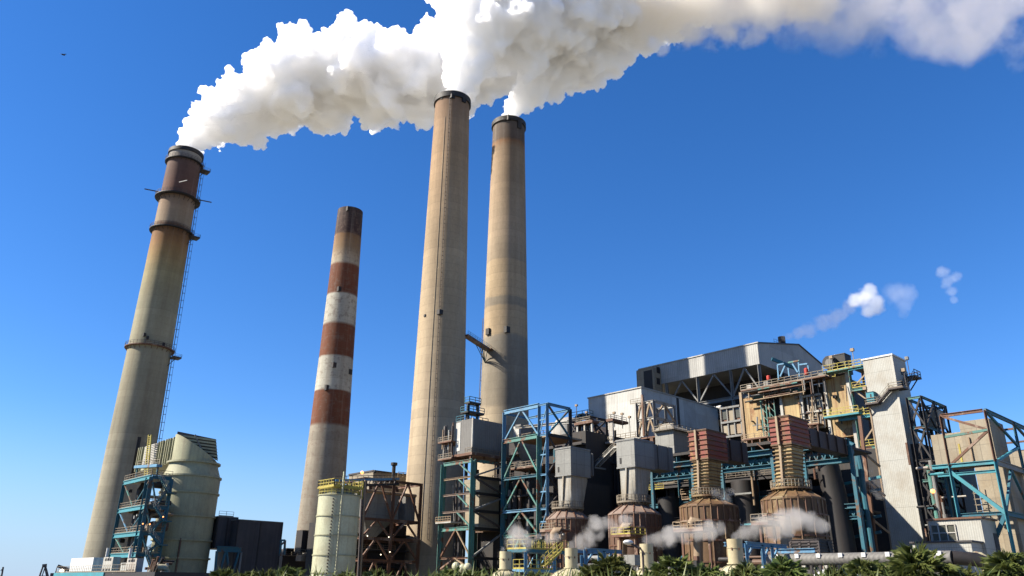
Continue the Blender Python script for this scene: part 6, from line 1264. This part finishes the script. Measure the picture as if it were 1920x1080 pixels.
# white low pipe bridge
p = at(1084, 1058, D=112); q = at(1195, 1056, D=112); T = thing('white_fence', 'white railing of a low walkway right of the domed vent', 'railing', loc=tuple(p)); q.z = p.z
for k in (0, .9, 1.8): bar('rail', MT['pale'], T, p-_Z*k, q-_Z*k, .25)
for i in range(12): bar('post', MT['pale'], T, p.lerp(q, i/11)-_Z*p.z, p.lerp(q, i/11), .15)
box('equipment', MT['galv'], thing('switch_box', 'grey ribbed switch box left of the vent behind the lamp pole', 'box', loc=tuple(at(1195, 1046, D=95))), *[v for pr in zip(tuple(at(1190, 1048, D=95)), tuple(at(1190, 1048, D=95)+Vector((2.2, 1.6, 0)))) for v in pr][:4], at(1190, 1060, D=95).z, at(1190, 1040, D=95).z)
# street lamp
p = at(1205, 1034, D=62); T = thing('street_lamp', 'slim dark street lamp bent to the left in front of a cream vent', 'street lamp', loc=(p.x, p.y, 0)); tip = at(1178, 1017, D=62)
tube('pole', MT['darkrail'], T, [(p.x, p.y, 0), p-_Z*.3, p, p.lerp(tip, .15)+_Z*.12, p.lerp(tip, .9)], .09, 10); MB().sphere(tip, .32, 12, 8, (1.5, 1, .6)).build('lamp_head', MT['whiteclean'], T, True)
# ------------------------------------------------------------------ far left harbour cranes
def crane(lab, segs, D, n):
    T = thing('harbour_crane', lab, 'crane', 'far harbour cranes', tuple(at(n, 1085, D=D)))
    for nm, a, c, w in segs: bar(nm, MT['dark'], T, at(*a, D=D), at(*c, D=D), w)
crane('far crane with two splayed legs meeting at a head', [('leg', (70, 1092), (81, 1061), 1.0), ('leg', (90, 1092), (84, 1061), 1.0), ('head', (79, 1061), (88, 1060), 2.2), ('brace', (76, 1080), (88, 1080), .5), ('leg', (75, 1092), (85, 1062), .6), ('leg', (94, 1092), (86, 1062), .6)], 700, 80)
crane('far crane whose boom points left beside the blue deck', [('boom', (108, 1061), (130, 1069), 2.2), ('stay', (108, 1061), (102, 1079), .5), ('stay', (109, 1061), (130, 1064), .3), ('leg', (122, 1066), (120, 1092), 1.2), ('cab', (94, 1078), (110, 1078), 2.6)], 700, 110)
crane('far thin leaning mast at the left edge of the picture', [('mast', (1, 1092), (6, 1063), 1.0), ('arm', (1, 1070), (6, 1066), .6)], 700, 4)
T = thing('yard_lamp', 'small glowing lamp at the far left beside the crane boom', 'lamp', loc=tuple(at(116, 1071, D=300))); MB().sphere(at(116, 1071, D=300), .7).build('globe', MT['lampw'], T); bar('pole', MT['grey'], T, at(116, 1072, D=300), at(116, 1092, D=300), .3)
# bird
p = at(118.5, 102.5, D=120); T = thing('bird', 'tiny dark bird gliding in the blue sky at upper left', 'bird', loc=tuple(p))
b = MB(); rr = RT; bd = MB(); bd.sphere(p, .13, 8, 6, (2.2, 1, .8)); bd.build('body', MT['black'], T, True)
for s in (-1, 1): w = MB(); a = p+rr*s*.05; w.hexa([a+FW*.16, a-FW*.16, a+rr*s*.38-FW*.12+_Z*.1, a+rr*s*.38+FW*.1+_Z*.1], [v+_Z*.03 for v in (a+FW*.16, a-FW*.16, a+rr*s*.38-FW*.12+_Z*.1, a+rr*s*.38+FW*.1+_Z*.1)]); w.build('wing', MT['black'], T)
# ------------------------------------------------------------------ palms
def leaf_mat(name, a, b_, seed):
    m, nt, b = _new(name); geo = N(nt, 'ShaderNodeNewGeometry'); n = noise(nt, geo.outputs['Position'], scale=2.2, detail=4, off=(seed, 0, 0)); c = ramp(nt, n, [(.3, a), (.7, b_)])
    oi = N(nt, 'ShaderNodeObjectInfo'); hs_ = N(nt, 'ShaderNodeHueSaturation'); L(nt, math_(nt, 'MULTIPLY_ADD', oi.outputs['Random'], .04, .48), hs_.inputs['Hue']); L(nt, math_(nt, 'MULTIPLY_ADD', oi.outputs['Random'], .5, .75), hs_.inputs['Value']); L(nt, c, hs_.inputs['Color']); L(nt, hs_.outputs[0], b.inputs['Base Color'])
    b.inputs['Roughness'].default_value = .45; b.inputs['Specular IOR Level'].default_value = .4; tr = N(nt, 'ShaderNodeBsdfTranslucent'); L(nt, hs_.outputs[0], tr.inputs[0]); mx = N(nt, 'ShaderNodeMixShader'); mx.inputs[0].default_value = .3
    L(nt, b.outputs[0], mx.inputs[1]); L(nt, tr.outputs[0], mx.inputs[2]); L(nt, mx.outputs[0], nt.nodes['Material Output'].inputs[0]); return m
LEAF = leaf_mat('palm_leaf', (.035, .06, .014), (.15, .165, .045), 1); DEAD = leaf_mat('dead_palm_leaf', (.1, .07, .03), (.18, .13, .06), 2); BARK = M('palm_bark', (.2, .16, .11), (.09, .07, .05), scale=2, bump=.6)
def fan(b, base, d, R, rg, nb=28, droop=.35):
    """one fan leaf: a stalk and narrow pleated blades spread around its tip, the tips drooping"""
    d = d.normalized(); side = d.cross(_Z); side = side.normalized() if side.length > .1 else Vector((1, 0, 0)); up = side.cross(d).normalized(); tip = base+d*R*.55; b.bar(base, tip, .035)
    for i in range(nb):
        t = (i/(nb-1)-.5)*2.5; e = (d*cos(t)+side*sin(t)).normalized(); ln = R*(.62-.12*abs(t))*rg.uniform(.85, 1.1); w = R*.014
        q = e.cross(up).normalized()*w; m_ = tip+e*ln*.55+up*rg.uniform(-.02, .06)*R; end = tip+e*ln-_Z*droop*ln*rg.uniform(.2, 1.8); n = len(b.v)
        b.v += [tuple(tip), tuple(m_-q), tuple(m_+q), tuple(end)]; b.f += [(n, n+1, n+3), (n, n+3, n+2)]
def palm(seed, h, R, n=46):
    rg = random.Random(seed); T = thing('palm_tree', 'x', 'palm tree', 'palm trees along the front', (0, 0, 0)); lean = Vector((rg.uniform(-.3, .3), rg.uniform(-.3, .3), 0)); top = Vector((lean.x, lean.y, h))
    MB().tube([(0, 0, -.2), tuple(lean*.4+_Z*h*.5), tuple(top)], .24, 12, .17).build('trunk', BARK, T, True)
    b = MB(); dd = MB()
    for i in range(n):
        z = 1-1.55*((i+.5)/n); t = i*2.39996+rg.uniform(-.2, .2); r = math.sqrt(max(0, 1-z*z)); d = Vector((cos(t)*r, sin(t)*r, z)); fan(b, top+Vector((0, 0, rg.uniform(-.1, .15))), d, R*rg.uniform(.8, 1.12), rg, droop=.25 if z > .3 else .55)
    for i in range(9): t = rg.uniform(0, 6.28); fan(dd, top-_Z*.2, Vector((cos(t)*.6, sin(t)*.6, -.8)), R*.75, rg, 11, .6)
    b.build('crown', LEAF, T); dd.build('dead_leaves', DEAD, T); return T
protos = [palm(1, 5.0, 2.1), palm(2, 5.0, 1.9, 38), palm(3, 5.0, 2.3, 54)]; used = [0, 0, 0]
def setpalm(px, yt, hw, k, lab, D):
    yt += 13; hw *= .86; p = at(px, yt+hw*.75, D=D); s = (hw/1560*D/cos(radians(21)))/2.3; s = max(.5, s)
    o = protos[k] if not used[k] else dup(protos[k], (0, 0, 0)); used[k] = 1
    o.location = (p.x, p.y, p.z-5.0*s); o.rotation_euler = (0, 0, px*.37); o.scale = (s, s, s); o['label'] = lab
PL = [(545, 1058, 34, 0, 'lone palm crown under the black duct at the foot of the banded stack', 52), (500, 1068, 26, 1, 'low palm crown left of the banded stack foot', 50), (412, 1074, 26, 2, 'barely showing palm crown under the blue duct trestle', 50), (470, 1074, 20, 0, 'lowest palm tip below the larger black duct', 54), (640, 1070, 30, 1, 'low palm crown at the cream silo foot', 48), (700, 1074, 26, 2, 'low palm crown below the rusty brown frame', 50),
      (838, 1066, 30, 2, 'palm crown at the foot of the faded green frame', 50), (888, 1062, 40, 0, 'bushy palm between faded green frame and the left vent', 46), (1000, 1062, 42, 1, 'palm crown under the yellow railed platform', 46), (1112, 1050, 38, 0, 'palm crown just right of the domed cream vent', 50), (1152, 1036, 48, 2, 'tall palm in front of the portal frame and second vessel', 48), (1262, 1036, 52, 0, 'tall palm right of the street lamp', 46), (1222, 1058, 34, 1, 'lower palm hiding the base of the vent behind the lamp', 50), (1322, 1048, 44, 1, 'palm between the street lamp palm and the yellowish vent', 48),
      (1402, 1052, 42, 2, 'palm right under the yellowish farthest vent', 48), (1480, 1036, 54, 1, 'tall palm in front of the dark cooler frame', 44), (1630, 1044, 46, 0, 'palm in front of the grey conveyor middle', 46), (1731, 1030, 62, 2, 'largest palm in front of the tower foot annex', 42), (1808, 1056, 44, 1, 'lower palm before the conveyor right end', 46), (1902, 1034, 52, 0, 'palm cut by the right edge of the picture', 42), (1566, 1066, 34, 2, 'low palm under the white notched roof', 48), (1680, 1060, 36, 0, 'low palm between the conveyor palm and the largest palm', 46)]
for px, yt, hw, k, lab, D in PL: setpalm(px, yt, hw, k, lab, D)
# low shrubs that close the gaps at the bottom
b = MB(); rg = random.Random(90)
for i in range(1500):
    px = rg.choice([rg.uniform(440, 1920), rg.uniform(800, 1920)]); p = at(px, rg.uniform(1078, 1094), D=rg.uniform(40, 58)); d = Vector((rg.gauss(0, 1), rg.gauss(0, 1), abs(rg.gauss(.6, .6)))).normalized(); s = d.cross(_Z).normalized()*.05; n = len(b.v); l = rg.uniform(.4, .9)
    b.v += [tuple(p-s), tuple(p+s), tuple(p+d*l)]; b.f.append((n, n+1, n+2))
o = b.build('undergrowth', LEAF); tag(o, 'low green undergrowth along the bottom edge between the palms', 'undergrowth', kind='stuff')
# ------------------------------------------------------------------ steam wisps low down and over the roof
SG = 'steam puffs drifting from the vents'
wisp('steam_puff', 'rounded grey steam puff rising behind the yellow railed platform', [(972, 1002, 17), (962, 1016, 14), (985, 1012, 15), (1010, 1006, 8), (1028, 1010, 9), (1044, 1009, 8), (944, 1030, 6), (952, 1024, 7)], 92, .42, nscale=.5, soft=.65, seed=1, group=SG, col=(.74,.72,.69), det=8, grow=1.7, bias=.3)
wisp('steam_puff', 'billowing grey steam puff rising right from the domed cream vent', [(1072, 1022, 9), (1088, 1012, 13), (1105, 1004, 17), (1120, 985, 18), (1138, 980, 15), (1150, 992, 12), (1085, 1018, 12), (1125, 1004, 14), (1172, 975, 12)], 90, .42, nscale=.5, soft=.65, seed=2, group=SG, col=(.74,.72,.69), det=8, grow=1.6, bias=.28)
wisp('steam_puff', 'long low grey steam puff blowing right from the vent behind the lamp', [(1214, 1016, 9), (1232, 1012, 14), (1256, 1006, 17), (1282, 1002, 17), (1308, 998, 16), (1330, 994, 14), (1352, 990, 11)], 90, .42, nscale=.5, soft=.65, seed=3, group=SG, col=(.74,.72,.69), det=8, grow=1.7, bias=.28)
wisp('steam_puff', 'largest grey steam puff blowing right from the yellowish vent', [(1380, 1006, 8), (1396, 998, 12), (1415, 990, 17), (1440, 984, 21), (1466, 978, 23), (1492, 974, 22), (1516, 975, 18), (1455, 1000, 16), (1538, 985, 13), (1478, 998, 16)], 90, .42, nscale=.45, soft=.65, seed=4, group=SG, col=(.74,.72,.69), det=8, grow=1.6, bias=.28)
SR = 'thin steam scraps in the sky over the roofs'
wisp('steam_scrap', 'thin brownish grey steam trail leaving the black roof vent', [(1470, 634, 5), (1481, 630, 7), (1497, 625, 10), (1518, 618, 14), (1540, 608, 14), (1560, 600, 15), (1575, 590, 12), (1590, 575, 12)], 195, .075, nscale=.3, soft=.6, bias=.2, seed=5, group=SR, col=(.62, .57, .52))
wisp('steam_scrap', 'small white ragged steam scrap in the sky above the grey hall', [(1605, 563, 14), (1622, 560, 18), (1632, 545, 13), (1640, 572, 18), (1628, 583, 12)], 195, .3, nscale=.3, soft=.45, bias=.25, grow=1.5, seed=6, group=SR)
wisp('steam_scrap', 'faint grey steam scrap right of the small white one', [(1682, 550, 20), (1700, 552, 16), (1694, 572, 14), (1692, 588, 9)], 195, .05, nscale=.25, soft=.45, bias=.25, seed=7, group=SR)
wisp('steam_scrap', 'faintest forked steam scrap at far right in the sky', [(1768, 510, 12), (1778, 528, 13), (1792, 520, 10), (1786, 545, 10), (1789, 562, 8)], 195, .08, nscale=.3, soft=.45, bias=.25, seed=8, group=SR)
wisp('steam_scrap', 'grey steam smudge over the shaded duct of the third vessel', [(1340, 925, 14), (1358, 938, 14), (1372, 922, 9)], 100, .12, nscale=.5, soft=.9, seed=9, group=SR, col=(.7,.7,.7))
wisp('steam_scrap', 'grey steam smudge against the left edge of the lift tower', [(1640, 905, 16), (1650, 925, 12), (1634, 880, 10)], 140, .12, nscale=.4, soft=.9, seed=10, group=SR)
